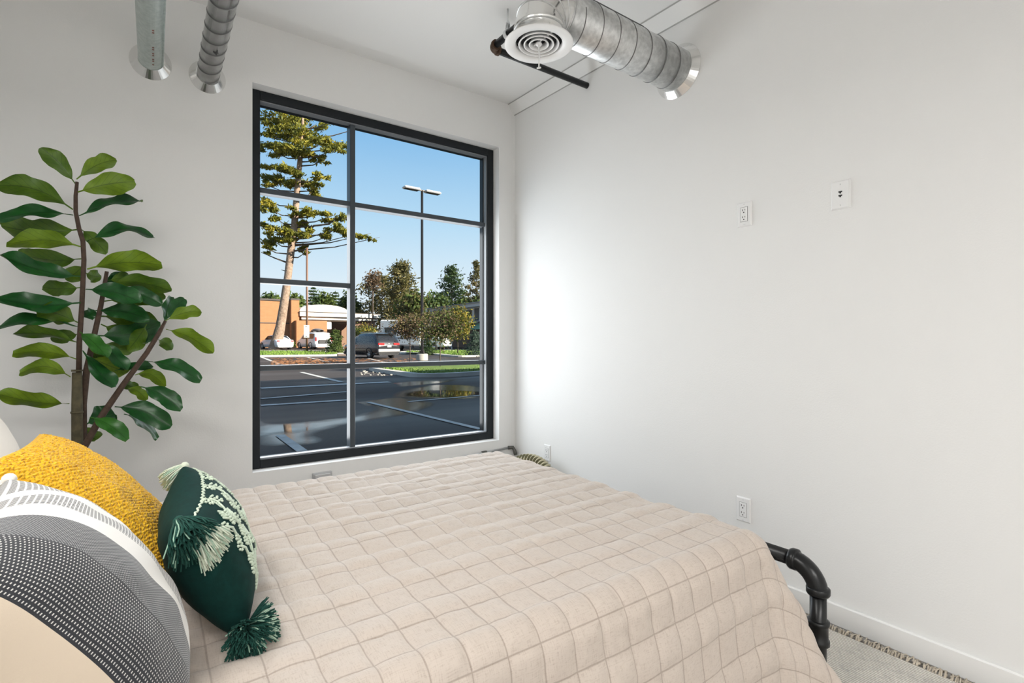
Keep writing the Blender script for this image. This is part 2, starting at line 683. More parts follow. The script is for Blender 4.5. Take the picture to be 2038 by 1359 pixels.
prof = [(.104, .022), (.112, .020), (.140, .006), (.1455, .002), (.1455, .0), (.142, -.001), (.125, -.002), (.100, .001), (.098, .006), (.098, .018)]
df.lathe((DXE, DY, ZD), (0, 0, 1), prof, 72)
dif = df.build('diffuser', M('diffuser_white', (0.85, 0.85, 0.85), 0.35), d3)
m_dw = dif.data.materials[0]
for r in (.080, .058, .036):
    MB().lathe((DXE, DY, ZD), (0, 0, 1), [(r + .007, .000), (r - .004, .020), (r - .006, .020), (r + .001, -.001), (r + .004, -.003), (r + .007, .000)], 56).build('cone_ring', m_dw, dif)
MB().lathe((DXE, DY, ZD), (0, 0, 1), [(0.0005, -.004), (.010, -.003), (.014, .002), (.010, .010), (.0005, .012)], 24).build('hub', m_dw, dif)
MB().box((DXE - .003, DY - .098, ZD + .010), (DXE + .003, DY + .098, ZD + .018)).build('cross_bar', m_dw, dif)
MB().lathe((DXE, DY, ZD + .03), (0, 0, 1), [(.0005, 0), (.098, 0), (.098, .03)], 40).build('damper_plate', m_slot, dif)
b = MB()
b.tube([(DXE, DY, ZD), (DXE + .001, DY - .002, ZD - .05), (DXE, DY, ZD - .095)], .003, 8)
b.box((DXE - .011, DY - .004, ZD - .101), (DXE + .011, DY + .004, ZD - .094), bev=.002, rot=Matrix.Rotation(math.radians(-25), 3, 'Y'))
b.build('pull_wand', m_white_plastic, d3)
# thin line hung above the duct
MB().tube([(1.0, DY + .02, DZ + .16), (2.02, DY + .02, DZ + .16)], .0035, 8).build('support_wire', m_seam, d3)

# black sprinkler pipe
PY, PZ, PX = 2.39, 2.785, 1.546
sp = thing('sprinkler_pipe', 'black iron sprinkler pipe with a brown elbow, hung under the ceiling', 'pipe', (PX, PY, PZ))
MB().tube([(PX + .02, PY, PZ), (WX - .001, PY, PZ)], .0185, 24).build('pipe_run', m_black_pipe, sp)
MB().tube([(PX, PY - .02, PZ), (PX, BY + .01, PZ)], .0185, 24).build('pipe_run', m_black_pipe, sp)
b = MB()
cc = Vector((PX + .030, PY - .030, PZ))
arc = [cc + Vector((-math.cos(a), math.sin(a), 0)) * .030 for a in [math.pi / 2 * i / 8 for i in range(9)]]
b.tube(arc, .0235, 24)
b.tube([(PX, PY - .030, PZ), (PX, PY - .046, PZ)], .0275, 24)
b.tube([(PX + .030, PY, PZ), (PX + .046, PY, PZ)], .0275, 24)
b.build('elbow_fitting', m_rust_fit, sp)
hy = PY - .155
b = MB()
loop = []
for i in range(25):
    a = math.radians(-250 + 320 * i / 24)
    loop.append(Vector((PX + .024 * math.cos(a), hy, PZ + .024 * math.sin(a))))
pts = [Vector((PX - .004, hy, PZ + .055))] + loop + [Vector((PX + .004, hy, PZ + .055))]
for dy in (-.009, -.003, .003, .009):
    b.tube([p + Vector((0, dy, 0)) for p in pts], .003, 6)
b.build('hanger_ring', m_hanger, sp)
b = MB()
b.tube([(PX, hy, PZ + .045), (PX, hy, ceil_z(hy) - .001)], .0045, 10)
b.lathe((PX, hy, PZ + .058), (0, 0, 1), [(.0005, 0), (.010, 0), (.010, .010), (.0005, .010)], 6, 0, False)
b.build('hanger_rod', m_hanger, sp)

# ---------------------------------------------------------------- wall plates
def plate(name, label, cat, c, kind, group=None):
    """on the right wall; local x runs towards the camera (-Y), local y up"""
    o = thing(name, label, cat, (WX, c[0], c[1]), 0, group)
    y, z = c
    w, h, d = .0355, .0575, .0075
    b = MB()
    vs = []
    for (sc, x) in ((1.0, 0.0), (1.0, -.002), (.85, -d)):
        for (a, e) in ((-1, -1), (1, -1), (1, 1), (-1, 1)):
            hh = h - (1 - sc) * w if sc < 1 else h
            vs.append((WX + x, y + a * w * sc, z + e * hh))
    fs = []
    for i in (0, 1):
        for k in range(4):
            l = (k + 1) % 4
            fs.append((i * 4 + k, i * 4 + l, (i + 1) * 4 + l, (i + 1) * 4 + k))
    fs.append((8, 9, 10, 11))
    b.add(vs, fs)
    b.build('cover_plate', m_white_plastic, o)
    if kind == 'duplex':
        b = MB().box((WX - d - .002, y - .0165, z - .033), (WX - d + .001, y + .0165, z + .033), bev=.001)
        r = b.build('receptacle', m_white_plastic, o)
        # shadow gap between receptacle and plate
        MB().box((WX - d - .0004, y - .0178, z - .0343), (WX - d + .001, y + .0178, z + .0343)).build('receptacle_gap', m_gap, r)
        for k in (-1, 1):
            zc = z + k * .0165
            b = MB()
            b.box((WX - d - .0026, y + .0050, zc - .0005), (WX - d - .0015, y + .0076, zc + .0080))
            b.box((WX - d - .0026, y - .0072, zc + .0005), (WX - d - .0015, y - .0050, zc + .0074))
            b.lathe((WX - d - .0015, y, zc - .0075), (-1, 0, 0), [(.0029, 0), (.0029, .0012), (.0002, .0012)], 14)
            b.build('socket_slot', m_slot, r)
    else:
        for k in (0, 1):
            zc = z + (.011, -.004)[k] - .001
            b = MB()
            pr = [(-.0068, .0045), (.0068, .0045), (.0068, -.001), (.0035, -.001), (.0022, -.0055), (-.0022, -.0055), (-.0035, -.001), (-.0068, -.001)]
            b.prism([(WX - d - .0008, y + q[0], zc + q[1]) for q in pr], (.0012, 0, 0))
            b.build('data_jack', m_slot, o)
    for k in (-1, 1):
        zz = z + k * (.0475 if kind == 'duplex' else .042)
        b = MB()
        b.lathe((WX - d + .0005, y, zz), (-1, 0, 0), [(.0032, 0), (.0028, .0012), (.0002, .0016)], 12)
        b.build('cover_screw', m_screw, o)
    return o


p = on_x(1482.5, 427, WX)
plate('wall_outlet', 'white double outlet high on the right wall, left of the data plate', 'outlet', (p.y, p.z), 'duplex')
p = on_x(1674, 388, WX)
plate('data_plate', 'white data wall plate with two black jacks on the right wall', 'wall plate', (p.y, p.z), 'data')
p = on_x(1480.5, 1013.5, WX)
plate('wall_outlet', 'white double outlet low on the right wall, directly below the high one', 'outlet', (p.y, p.z), 'duplex')
p = on_x(1090, 901, WX)
plate('wall_outlet', 'small-looking white double outlet low on the right wall by the room corner', 'outlet', (p.y, p.z), 'duplex')
# steel surface box below the window
p = on_y(640, 941, WY)
ob = thing('junction_box', 'grey steel surface box on the wall under the window, behind the bed', 'junction box', (p.x, WY, p.z))
m_sbox = M('steel_box', (0.62, 0.63, 0.64), 0.4, 0.8)
MB().box((p.x - .057, WY - .022, p.z - .062), (p.x + .057, WY, p.z + .008), bev=.004).build('box_body', m_sbox, ob)
MB().box((p.x - .046, WY - .030, p.z - .052), (p.x + .046, WY - .022, p.z - .001), bev=.003).build('box_cover', M('steel_cover', (0.74, 0.75, 0.76), 0.35, 0.8), ob)

# ---------------------------------------------------------------- conduit and cable coil in the corner
cz = on_y(1000, 893, WY).z
co = thing('conduit', 'thin grey conduit along the foot of the window wall into the corner', 'conduit', (2.22, WY, cz))
b = MB()
b.tube([(1.55, WY - .014, cz - .030), (2.215, WY - .014, cz + .006)], .009, 12)
b.build('conduit_tube', m_sbox, co)
m_coupl = M('coupling_dark', (0.12, 0.12, 0.11), 0.4, 0.7)
MB().tube([(1.965, WY - .014, cz - .0075), (2.005, WY - .014, cz - .0053)], .0135, 14).build('conduit_coupling', m_coupl, co)
MB().tube([(2.20, WY - .014, cz + .005), (2.238, WY - .02, cz + .005), (2.245, WY - .035, cz - .02), (2.246, WY - .045, cz - .05)], .013, 14).build('conduit_elbow', m_coupl, co)
b = MB()
b.tube([(1.965, WY - .012, cz - .03), (1.97, WY - .02, cz - .05), (1.95, WY - .02, cz - .12)], .007, 10)
b.tube([(2.10, WY - .03, cz - .02), (2.03, WY - .06, cz - .035), (2.00, WY - .09, cz - .09), (2.02, WY - .12, cz - .2), (2.05, WY - .13, 0.02)], .008, 10)
tag(b.build('black_cable', m_black_pipe), 'black cable dropping beside the ribbed hose in the corner', 'cable')
t = NT('ribbed_hose_rubber')
mp = t.n('ShaderNodeVectorMath', operation='SUBTRACT')
t.put(mp.inputs[0], t.coords('Object'))
mp.inputs[1].default_value = (2.13, 2.80, .165)
sp_ = t.n('ShaderNodeSeparateXYZ')
t.put(sp_.inputs[0], mp)
ang = t.math('ARCTAN2', sp_.outputs[2], t.math('MULTIPLY', sp_.outputs[1], -.913))
rib = t.math('SINE', t.math('MULTIPLY', ang, 52.0))
m_coil = t.done(t.bsdf(t.ramp(rib, [(.0, srgb(96, 92, 62)), (.45, srgb(196, 190, 160))]), .5))
b = MB()
ck = Vector((2.13, 2.80, .165))
xa, ya = Vector((.10, -.32, 0)).normalized(), Vector((0, 0, 1))
nrm = xa.cross(ya)
pts, rad = [], []
NH = 520
for i in range(NH):
    a = 2 * math.pi * i / NH
    rr = .165
    pts.append(ck + xa * (rr * 1.15 * math.cos(a)) + ya * (rr * math.sin(a)) + nrm * (.006 * math.sin(3 * a)))
    rad.append(.040 + .005 * math.sin(i / NH * 2 * math.pi * 52))
b.tube(pts, rad, 16, closed=True)
tag(b.build('ribbed_hose', m_coil), 'thick loop of olive-beige ribbed hose leaning in the corner behind the bed', 'hose')

# ---------------------------------------------------------------- added fill panels, out of view, that brighten the room
m_fillbody = M('fill_housing', (0.05, 0.05, 0.05), 0.4)
t = NT('fill_glow')
em = t.n('ShaderNodeEmission')
em.inputs[0].default_value = (1, .96, .9, 1)
em.inputs[1].default_value = 6.0
m_glow = t.done(em)


def fill_panel(loc, length, width, energy, label):
    x, y, z = loc
    o = thing('fill_panel', label, 'fill light', (x, y, z))
    MB().box((x - length / 2, y - width / 2, z), (x + length / 2, y + width / 2, z + .05), bev=.006).build('housing', m_fillbody, o)
    MB().box((x - length / 2 + .01, y - width / 2 + .01, z - .006), (x + length / 2 - .01, y + width / 2 - .01, z + .001)).build('diffuser', m_glow, o)
    for s in (-1, 1):
        MB().tube([(x + s * length * .4, y, z + .05), (x + s * length * .4, y, ceil_z(y) + .001)], .003, 6).build('hanging_rod', m_hanger, o)
    ld = bpy.data.lights.new('fill_light', 'AREA')
    ld.shape = 'RECTANGLE'
    ld.size = length
    ld.size_y = width
    ld.energy = energy
    ld.color = (1.0, .985, .965)
    lo = bpy.data.objects.new('fill_light', ld)
    COL.objects.link(lo)
    lo.parent = o
    lo.location = (0, 0, -.012)
    return o


fill_panel((-.45, .95, 2.3), .7, .7, 14, 'small hanging fill panel added out of view over the head of the bed')
fill_panel((.1, -1.7, 2.3), 1.6, .6, 47, 'wide hanging fill panel added behind the camera to brighten the room')
# ---------------------------------------------------------------- bed
BZ = .548                           # top of the quilt
BX0, BX1, BY0, BY1 = -.52, 1.60, .83, 2.385
m_pipe = M('black_pipe_paint', (0.010, 0.011, 0.012), 0.30, 0.2, bump=0.06, bscale=250)
bed = thing('bed', 'bed with black plumbing pipe frame under the beige quilt by the window', 'bed', ((BX0 + BX1) / 2, (BY0 + BY1) / 2, 0))
MB().box((BX0 + .04, BY0 + .055, .29), (BX1 - .055, BY1 - .055, BZ - .022), bev=.05).build('mattress', M('mattress_ticking', (.75, .74, .72), .8), bed)
MB().box((BX0 + .02, BY0 + .06, .20), (BX1 - .06, BY1 - .06, .289), bev=.01).build('slat_base', M('bed_wood', (.25, .16, .09), .6), bed)
PXF = 1.772
RP = .0245
YA, YB = .785, 2.43
ZR = .415


def pipe_elbow(b, c, d0, d1, r, rb):
    """quarter bend: from direction d0 into d1, corner point c"""
    c, d0, d1 = Vector(c), Vector(d0), Vector(d1)
    o = c - d0 * rb + d1 * rb
    pts = [o - d1 * rb * math.cos(a) + d0 * rb * math.sin(a) for a in [math.pi / 2 * i / 10 for i in range(11)]]
    b.tube(pts, r * 1.22, 24)
    e = .018
    b.tube([pts[0] - d0 * .004, pts[0] + d0 * .002, pts[0] + d0 * e, pts[0] + d0 * (e + .004)], [r * 1.3, r * 1.44, r * 1.44, r * 1.25], 24)
    b.tube([pts[-1] + d1 * .004, pts[-1] - d1 * .002, pts[-1] - d1 * e, pts[-1] - d1 * (e + .004)], [r * 1.3, r * 1.44, r * 1.44, r * 1.25], 24)


MB().tube([(PXF, YA + .07, ZR), (PXF, YB - .07, ZR)], RP, 24).build('foot_rail', m_pipe, bed)
for y, s in ((YA, -1), (YB, 1)):
    b = MB()
    pipe_elbow(b, (PXF, y, ZR), (0, s, 0), (0, 0, -1), RP, .085)
    b.build('rail_elbow', m_pipe, bed)
    leg = MB()
    leg.tube([(PXF, y, ZR - .085), (PXF, y, .03)], RP, 24)
    lo = leg.build('leg', m_pipe, bed)
    b = MB()
    b.tube([(PXF, y, .245), (PXF, y, .243), (PXF, y, .232), (PXF, y, .228), (PXF, y, .186), (PXF, y, .182), (PXF, y, .168), (PXF, y, .165)], [RP * 1.1, RP * 1.36, RP * 1.36, RP * 1.2, RP * 1.2, RP * 1.36, RP * 1.36, RP * 1.1], 24)
    b.build('pipe_tee', m_pipe, lo)
    MB().lathe((PXF, y, 0.0), (0, 0, 1), [(.0005, 0), (.05, 0), (.05, .008), (.032, .012), (.030, .032), (.02, .034)], 28).build('foot_flange', m_pipe, lo)
    MB().tube([(PXF, y - s * .09, .207), (BX0 - .06, y - s * .09, .207)], RP, 20).build('side_rail', m_pipe, bed)
XH = BX0 - .06
for y in (YA, YB):
    lo = MB().tube([(XH, y, .03), (XH, y, 1.05)], RP, 20).build('leg', m_pipe, bed)
    MB().lathe((XH, y, 0.0), (0, 0, 1), [(.0005, 0), (.05, 0), (.05, .008), (.032, .012), (.030, .032), (.02, .034)], 28).build('foot_flange', m_pipe, lo)
for z in (.70, 1.05):
    MB().tube([(XH, YA, z), (XH, YB, z)], RP, 20).build('head_rail', m_pipe, bed)
for x in (BX0 - .06, PXF):
    MB().tube([(x, YA, .207), (x, YB, .207)], RP, 20).build('cross_rail', m_pipe, bed)
for x in (.1, 1.0):
    MB().box((x - .03, YA + .08, .187), (x + .03, YB - .08, .2)).build('cross_slat', m_pipe, bed)

# ---------------------------------------------------------------- quilt
t = NT('quilt_linen')
vec = t.coords('UV')
fine = t.noise(420, t.coords('UV', (1, .12, 1)), 2.0)
fine2 = t.noise(420, t.coords('UV', (.12, 1, 1)), 2.0)
blot = t.noise(5.0, vec, 4.0)
weave = t.math('ADD', fine.outputs[0], fine2.outputs[0])
c = t.mix(t.ramp(weave, [(.55, (0, 0, 0)), (1.45, (1, 1, 1))]), rgba(srgb(172, 158, 146)), rgba(srgb(203, 192, 182)))
c = t.mix(t.math('MULTIPLY', blot.outputs[0], .35), c, rgba(srgb(194, 178, 165)))
# darker thread along the seams
sep = t.n('ShaderNodeSeparateXYZ')
t.put(sep.inputs[0], vec)
CELL = .0835


def seam_dist(ax):
    w = t.math('DIVIDE', sep.outputs[ax], CELL)
    f = t.math('FRACT', t.math('ADD', w, 100.5))
    return t.math('ABSOLUTE', t.math('SUBTRACT', f, .5))


sd = t.math('MINIMUM', seam_dist(0), seam_dist(1))
seamf = t.ramp(sd, [(.008, (1, 1, 1)), (.030, (0, 0, 0))])
c = t.mix(t.math('MULTIPLY', seamf, .42), c, rgba(srgb(112, 92, 78)))
m_quilt = t.done(t.bsdf(c, .85, 0, t.bump(weave, .25, .0012), Sheen_Weight=.25))

TOPC = 0.055                        # rounding radius of the mattress edge


def over(s):
    """overhang s past an edge -> (outward, down): quarter round, then hanging"""
    Rr = .085
    q = Rr * math.pi / 2
    if s <= 0:
        return 0.0, 0.0
    if s < q:
        a = s / Rr
        return Rr * math.sin(a), Rr * (1 - math.cos(a))
    e = s - q
    return Rr + e * .20, Rr + e * .98


def hsh(i, j=0):
    x = math.sin(i * 127.1 + j * 311.7 + 17.3) * 43758.5453
    return x - math.floor(x)


def quilt_point(s, q):
    """s along the bed (X), q across (Y), both arc lengths in the flat cloth"""
    ex1 = BX1 - .085
    ey0, ey1 = BY0 + .085, BY1 - .085
    ox = max(0.0, s - ex1)
    oyn = max(0.0, ey0 - q)
    oyf = max(0.0, q - ey1)
    oy = oyn if oyn > 0 else oyf
    sy = -1 if oyn > 0 else 1
    x, y = min(s, ex1), min(max(q, ey0), ey1)
    nx = Vector((0, 0, 1))
    if ox > 0 and oy > 0:
        r = math.hypot(ox, oy)
        # rounder corner: cloth hangs as a cone from the mattress corner
        a = math.atan2(oy, ox)
        out, dn = over(r)
        wv = .020 * max(0, r - .12) / .3 * math.sin(a * 8.0 + .6) * math.sin(2 * a)
        out = out + wv + .25 * max(0, r - .06) * math.sin(2 * a)
        p = Vector((x + out * math.cos(a), y + sy * out * math.sin(a), BZ - dn))
        hd = Vector((math.cos(a), sy * math.sin(a), 0))
        tt = min(1, r / .13)
        nx = (hd * tt + Vector((0, 0, 1)) * (1 - tt * .95)).normalized()
    else:
        if ox > 0:
            out, dn = over(ox)
            out += .012 * max(0, ox - .12) / .3 * math.sin(q * 9 + 1.0)
            p = Vector((x + out, y, BZ - dn))
            tt = min(1, ox / .13)
            nx = (Vector((1, 0, 0)) * tt + Vector((0, 0, 1)) * (1 - tt * .95)).normalized()
        elif oy > 0:
            out, dn = over(oy)
            out += .014 * max(0, oy - .12) / .3 * math.sin(s * 8 + .4)
            p = Vector((x, y + sy * out, BZ - dn))
            tt = min(1, oy / .13)
            nx = (Vector((0, sy, 0)) * tt + Vector((0, 0, 1)) * (1 - tt * .95)).normalized()
        else:
            p = Vector((x, y, BZ))
    return p, nx


def quilt_height(s, q):
    u, w = s / CELL, q / CELL
    # stitched seams wander a little
    u += .09 * noise.noise(Vector((s * 4, q * 9, 3.1)))
    w += .11 * noise.noise(Vector((s * 7, q * 5, 8.7)))
    iu, iw = math.floor(u + .5), math.floor(w + .5)
    fu, fw_ = abs(u + .5 - math.floor(u + .5) - .5) * 2, abs(w + .5 - math.floor(w + .5) - .5) * 2
    fu = 1 - abs(2 * ((u) - math.floor(u)) - 1)
    fw_ = 1 - abs(2 * ((w) - math.floor(w)) - 1)
    cu, cw = math.floor(u), math.floor(w)
    h = .0078 * (min(1, fu * 1.9) ** .5) * (min(1, fw_ * 1.9) ** .5) * (.65 + .6 * hsh(cu, cw))
    # cell tilt
    h += (hsh(cu + 7, cw) - .5) * .0035 * math.sin((w - cw - .5) * 2.6) * fu
    # rolling ridges along the bed, two rows each
    wob = .35 * noise.noise(Vector((s * 1.6, q * .8, 1.0)))
    amp = .0042 * (.55 + .9 * max(0, noise.noise(Vector((s * 1.1, q * 1.7, 5.5))) + .45))
    h += amp * math.sin(math.pi * (w + wob) + .6)
    h += .0055 * noise.noise(Vector((s * 3.0, q * 4.5, 2.2)))
    # creases
    h += .0012 * noise.noise(Vector((s * 45, q * 20, 2.2))) * fu * fw_
    h += .0016 * abs(noise.noise(Vector((s * 16 + q * 9, q * 18 - s * 6, 4.2))))
    return h


ds = .0075
S0, S1 = BX0, BX1 - .085 + .47
Q0, Q1 = BY0 + .085 - .50, BY1 - .085 + .42
ns, nq = int((S1 - S0) / ds), int((Q1 - Q0) / ds)
vq, uvq = [], []
for i in range(ns + 1):
    s = S0 + (S1 - S0) * i / ns
    for j in range(nq + 1):
        q = Q0 + (Q1 - Q0) * j / nq
        p, n_ = quilt_point(s, q)
        vq.append(p + n_ * quilt_height(s, q))
        uvq.append((s, q))
b = MB()
m_ = nq + 1
b.v = [tuple(p) for p in vq]
b.f = [(i * m_ + j, (i + 1) * m_ + j, (i + 1) * m_ + j + 1, i * m_ + j + 1) for i in range(ns) for j in range(nq)]
b.m = [0] * len(b.f)
b.s = [True] * len(b.f)
b.uv = uvq
quilt = b.build('quilt', m_quilt)
tag(quilt, 'beige linen quilt stitched in squares, draped over the bed', 'quilt')

# ---------------------------------------------------------------- pillows
class Pillow:
    def __init__(self, c, a_dir, b_dir, wa, wb, T, pinch=.07, power=.5, sag=0.0):
        self.c = Vector(c)
        self.a = Vector(a_dir).normalized()
        bb = Vector(b_dir)
        self.b = (bb - self.a * bb.dot(self.a)).normalized()
        self.n = self.a.cross(self.b).normalized()
        self.wa, self.wb, self.T, self.pinch, self.power, self.sag = wa, wb, T, pinch, power, sag

    def at(self, a, b, side=1, lift=0.0):
        aa, bb = abs(a), abs(b)
        xa = a * self.wa / 2 * (1 - self.pinch * (1 - b * b) * aa ** 2)
        xb = b * self.wb / 2 * (1 - self.pinch * (1 - a * a) * bb ** 2)
        th = self.T / 2 * max(0.0, (1 - aa ** 2.3) * (1 - bb ** 2.3)) ** self.power
        th *= 1 - self.sag * b
        th += .0012 * (1 - aa ** 8) * (1 - bb ** 8)
        wr = .006 * noise.noise(Vector((a * 3.1 + self.c.x * 9, b * 3.1 + self.c.y * 9, side * 2.0)))
        wr *= (1 - aa ** 4) * (1 - bb ** 4)
        return self.c + self.a * xa + self.b * xb + self.n * (side * (th + wr + lift))

    def mesh(self, N=64, disp=None):
        g = [math.sin(math.pi / 2 * (2 * i / N - 1)) for i in range(N + 1)]
        b = MB()
        uv = []
        for side in (1, -1):
            P = []
            for a in g:
                row = []
                for e in g:
                    l = disp(a, e, side) if disp else 0.0
                    row.append(self.at(a, e, side, l))
                    uv.append(((a + 1) / 2 * self.wa, (e + 1) / 2 * self.wb))
                P.append(row)
            b.grid(P, 0, True, flip=(side < 0))
        b.uv = uv
        return b


def tassel(name, p, d, L, n, spread, mats, parent, r=.0017, g=.5, seed=1, knot=True, mix=.5):
    rr = random.Random(seed)
    b = MB()
    p, d = Vector(p), Vector(d).normalized()
    x, y, _ = basis(d)
    for i in range(n):
        a, q = rr.uniform(0, 2 * math.pi), spread * math.sqrt(rr.random())
        dd = (d + (x * math.cos(a) + y * math.sin(a)) * q).normalized()
        l = L * rr.uniform(.8, 1.08)
        o = p + (x * math.cos(a) + y * math.sin(a)) * q * .012
        pts = []
        for k in range(5):
            s = k / 4
            w = o + dd * l * s + Vector((0, 0, -g * l * s * s)) + x * (.004 * math.sin(s * 6 + i)) * s
            pts.append(w)
        b.tube(pts, [r * .8, r, r, r, r * .9], 5, 0 if rr.random() < mix else 1, True)
    if knot:
        b.ball(p, (.011, .011, .011), 10, 0)
    return b.build(name, mats, parent)


# striped woven pillow, nearest
PS = Pillow((-.100, 1.0, .735), (0, 1, 0), (-.543, 0, .839), .50, .41, .225, .05, .5)
PS.n = -PS.n if PS.n.x < 0 else PS.n
t = NT('striped_weave')
uvv = t.coords('UV')
sp_ = t.n('ShaderNodeSeparateXYZ')
t.put(sp_.inputs[0], uvv)
A, B = sp_.outputs[0], sp_.outputs[1]


def cells(ax, size, duty):
    f = t.math('FRACT', t.math('DIVIDE', ax, size))
    return t.math('LESS_THAN', f, duty)


def rowshift(src, ax, size, by):
    r = t.math('FLOOR', t.math('DIVIDE', ax, size))
    return t.math('ADD', src, t.math('MULTIPLY', t.math('MODULO', r, 2.0), by))


cream = rgba(srgb(214, 198, 178))
white = rgba(srgb(229, 227, 223))
dark = rgba((.022, .024, .030))
ivory = rgba(srgb(214, 212, 208))
nz = t.noise(900, uvv, 1.0)
# coarse dashes: 5.2 mm rows across a, 9 mm repeat along b
dash = t.math('MULTIPLY', cells(A, .0056, .46), cells(rowshift(B, A, .0056, .0020), .0040, .34))
dcol = t.mix(dash, dark, ivory)
# fine grey weave
fdash = t.math('MULTIPLY', cells(A, .0026, .56), cells(rowshift(B, A, .0026, .0018), .0036, .52))
gcol = t.mix(fdash, rgba((.035, .038, .045)), rgba(srgb(172, 172, 172)))
# dark ticks on white
tick = t.math('MULTIPLY', cells(A, .0068, .66), cells(B, .0056, .70))
tcol = t.mix(tick, white, rgba((.05, .05, .055)))
aN = t.math('DIVIDE', A, .50)


def gt(v):
    return t.math('GREATER_THAN', aN, v)


ST = (.05, .258, .42, .535, .65, .73)
c = t.mix(gt(ST[0]), cream, dcol)
c = t.mix(gt(ST[1]), c, gcol)
c = t.mix(gt(ST[2]), c, white)
c = t.mix(gt(ST[3]), c, tcol)
c = t.mix(gt(ST[4]), c, white)
c = t.mix(gt(ST[5]), c, tcol)
hgt = t.math('ADD', t.math('MULTIPLY', dash, gt(ST[0])), t.math('MULTIPLY', nz.outputs[0], .4))
m_stripe = t.done(t.bsdf(c, .9, 0, t.bump(hgt, .5, .0012), Sheen_Weight=.2))
po = thing('throw_pillow', 'cream throw pillow with black and white woven stripes, front of the pile', 'pillow', PS.c)
PS.mesh(72).build('cover', m_stripe, po)
m_cream_yarn = M('cream_yarn', srgb(236, 232, 224), .9)
m_cream_yarn2 = M('ivory_yarn', srgb(222, 214, 200), .9)
for i, (ca_, cb_) in enumerate(((1, 1), (-1, 1), (1, -1), (-1, -1))):
    pc = PS.at(ca_ * .99, cb_ * .99, 1)
    dv = (PS.a * ca_ * .35 + PS.b * cb_ * .6 + Vector((0, 0, -.5 if cb_ > 0 else -.05)))
    if cb_ > 0:
        dv = Vector((-.7, ca_ * .1, -.35))
    tassel('tassel', pc, dv, .085, 70, .28, [m_cream_yarn, m_cream_yarn2], po, .0018, .35 if cb_ > 0 else .02, 40 + i, mix=.8)

# yellow tufted pillow
PYL = Pillow((-.105, 1.56, .735), (.10, 1, 0), (-.66, 0, .75), .40, .47, .17, .05, .5)
PYL.n = -PYL.n if PYL.n.x < 0 else PYL.n


def tuft(a, e, side):
    if abs(a) > .985 or abs(e) > .985:
        return 0
    u, w = (a + 1) / 2 * PYL.wa, (e + 1) / 2 * PYL.wb
    r = u / .0064
    k = math.sin(w / .0046 * math.pi + math.floor(r) * 1.9 + 1.2 * noise.noise(Vector((u * 60, w * 60, 1))))
    row = abs(math.sin(r * math.pi))
    return .0030 * (row ** .6) * (.45 + .55 * k) + .0028 * noise.noise(Vector((u * 190, w * 190, 3)))


t = NT('yellow_tufts')
uvv = t.coords('UV')
vor = t.n('ShaderNodeTexVoronoi')
t.put(vor.inputs['Vector'], uvv)
vor.inputs['Scale'].default_value = 210
nz = t.noise(9, uvv, 3)
nz2 = t.noise(160, uvv, 3)
c = t.ramp(nz2.outputs[0], [(.28, srgb(140, 92, 4)), (.42, srgb(224, 166, 8)), (.68, srgb(250, 205, 40))])
c = t.mix(t.math('MULTIPLY', nz.outputs[0], .3), c, rgba(srgb(205, 152, 18)))
m_yel = t.done(t.bsdf(c, .9, 0, t.bump(t.math('SUBTRACT', 1.0, vor.outputs['Distance']), .7, .004), Sheen_Weight=.2))
po = thing('throw_pillow', 'mustard yellow tufted throw pillow leaning behind the striped one', 'pillow', PYL.c)
PYL.mesh(330, tuft).build('cover', m_yel, po)

# large pale bed pillows against the headboard
m_lin = M('cream_linen', srgb(240, 233, 224), .85, bump=.2, bscale=600, bdist=.001)
for c_, wa_, wb_, lab in (((-.405, 2.03, .742), .62, .40, 'plain cream bed pillow at the back, beyond the yellow one'),
                          ((-.40, 1.30, .735), .66, .38, 'plain cream bed pillow at the head end, behind the striped one')):
    P_ = Pillow(c_, (0, 1, 0), (-.22, 0, .97), wa_, wb_, .17, .05, .42)
    o = P_.mesh(48).build('bed_pillow', m_lin)
    tag(o, lab, 'pillow')

# green embroidered lumbar pillow
PG = Pillow((.104, 1.365, .695), (.06, 1, .0), (-.40, 0, .92), .50, .27, .160, .04, .48)
PG.n = -PG.n if PG.n.x < 0 else PG.n
m_green = M('green_cotton', (.003, .034, .029), .9, var=.25, vscale=60, bump=.3, bscale=700, bdist=.001, Specular_IOR_Level=.2)
m_emb = M('cream_embroidery', srgb(206, 220, 200), .9, bump=.4, bscale=900, bdist=.001)
m_gyarn = M('green_yarn', (.005, .060, .045), .9)
m_gyarn2 = M('light_green_yarn', srgb(150, 185, 165), .9)
m_cyarn = M('pale_yarn', srgb(214, 222, 204), .9)
m_cyarn2 = M('pale_green_yarn', srgb(170, 196, 176), .9)
po = thing('throw_pillow', 'dark green lumbar pillow with pale floral embroidery and corner tassels', 'pillow', PG.c)
PG.mesh(64).build('cover', m_green, po)
eb = MB()


def es(pts, r):
    """yarn laid on the front of the pillow along (a, b) points"""
    eb.tube([PG.at(min(.97, max(-.97, a)), min(.96, max(-.96, e)), 1, r * .55) for a, e in pts], r, 6)


def knot(a, e, r):
    if abs(a) < .96 and abs(e) < .95:
        eb.ball(PG.at(a, e, 1, r * .4), r, 8)


ga, gb_ = 2 / PG.wa, 2 / PG.wb      # metres -> parameter


def flower(a, e, r=.011):
    for k in range(7):
        q = 2 * math.pi * k / 7
        knot(a + ga * r * math.cos(q), e + gb_ * r * math.sin(q), .0031)
    knot(a, e, .0030)


def leaf_lobe(a, e, dx, dy, n, s):
    for k in range(n):
        o = k / max(1, n - 1) - .5
        pts = []
        for i in range(5):
            f = i / 4
            pts.append((a + ga * (dx * f - dy * o * .5 + o * dx * .2) * s, e + gb_ * (dy * f + dx * o * .5) * s - gb_ * .006 * math.sin(f * 3.1)))
        es(pts, .0026)


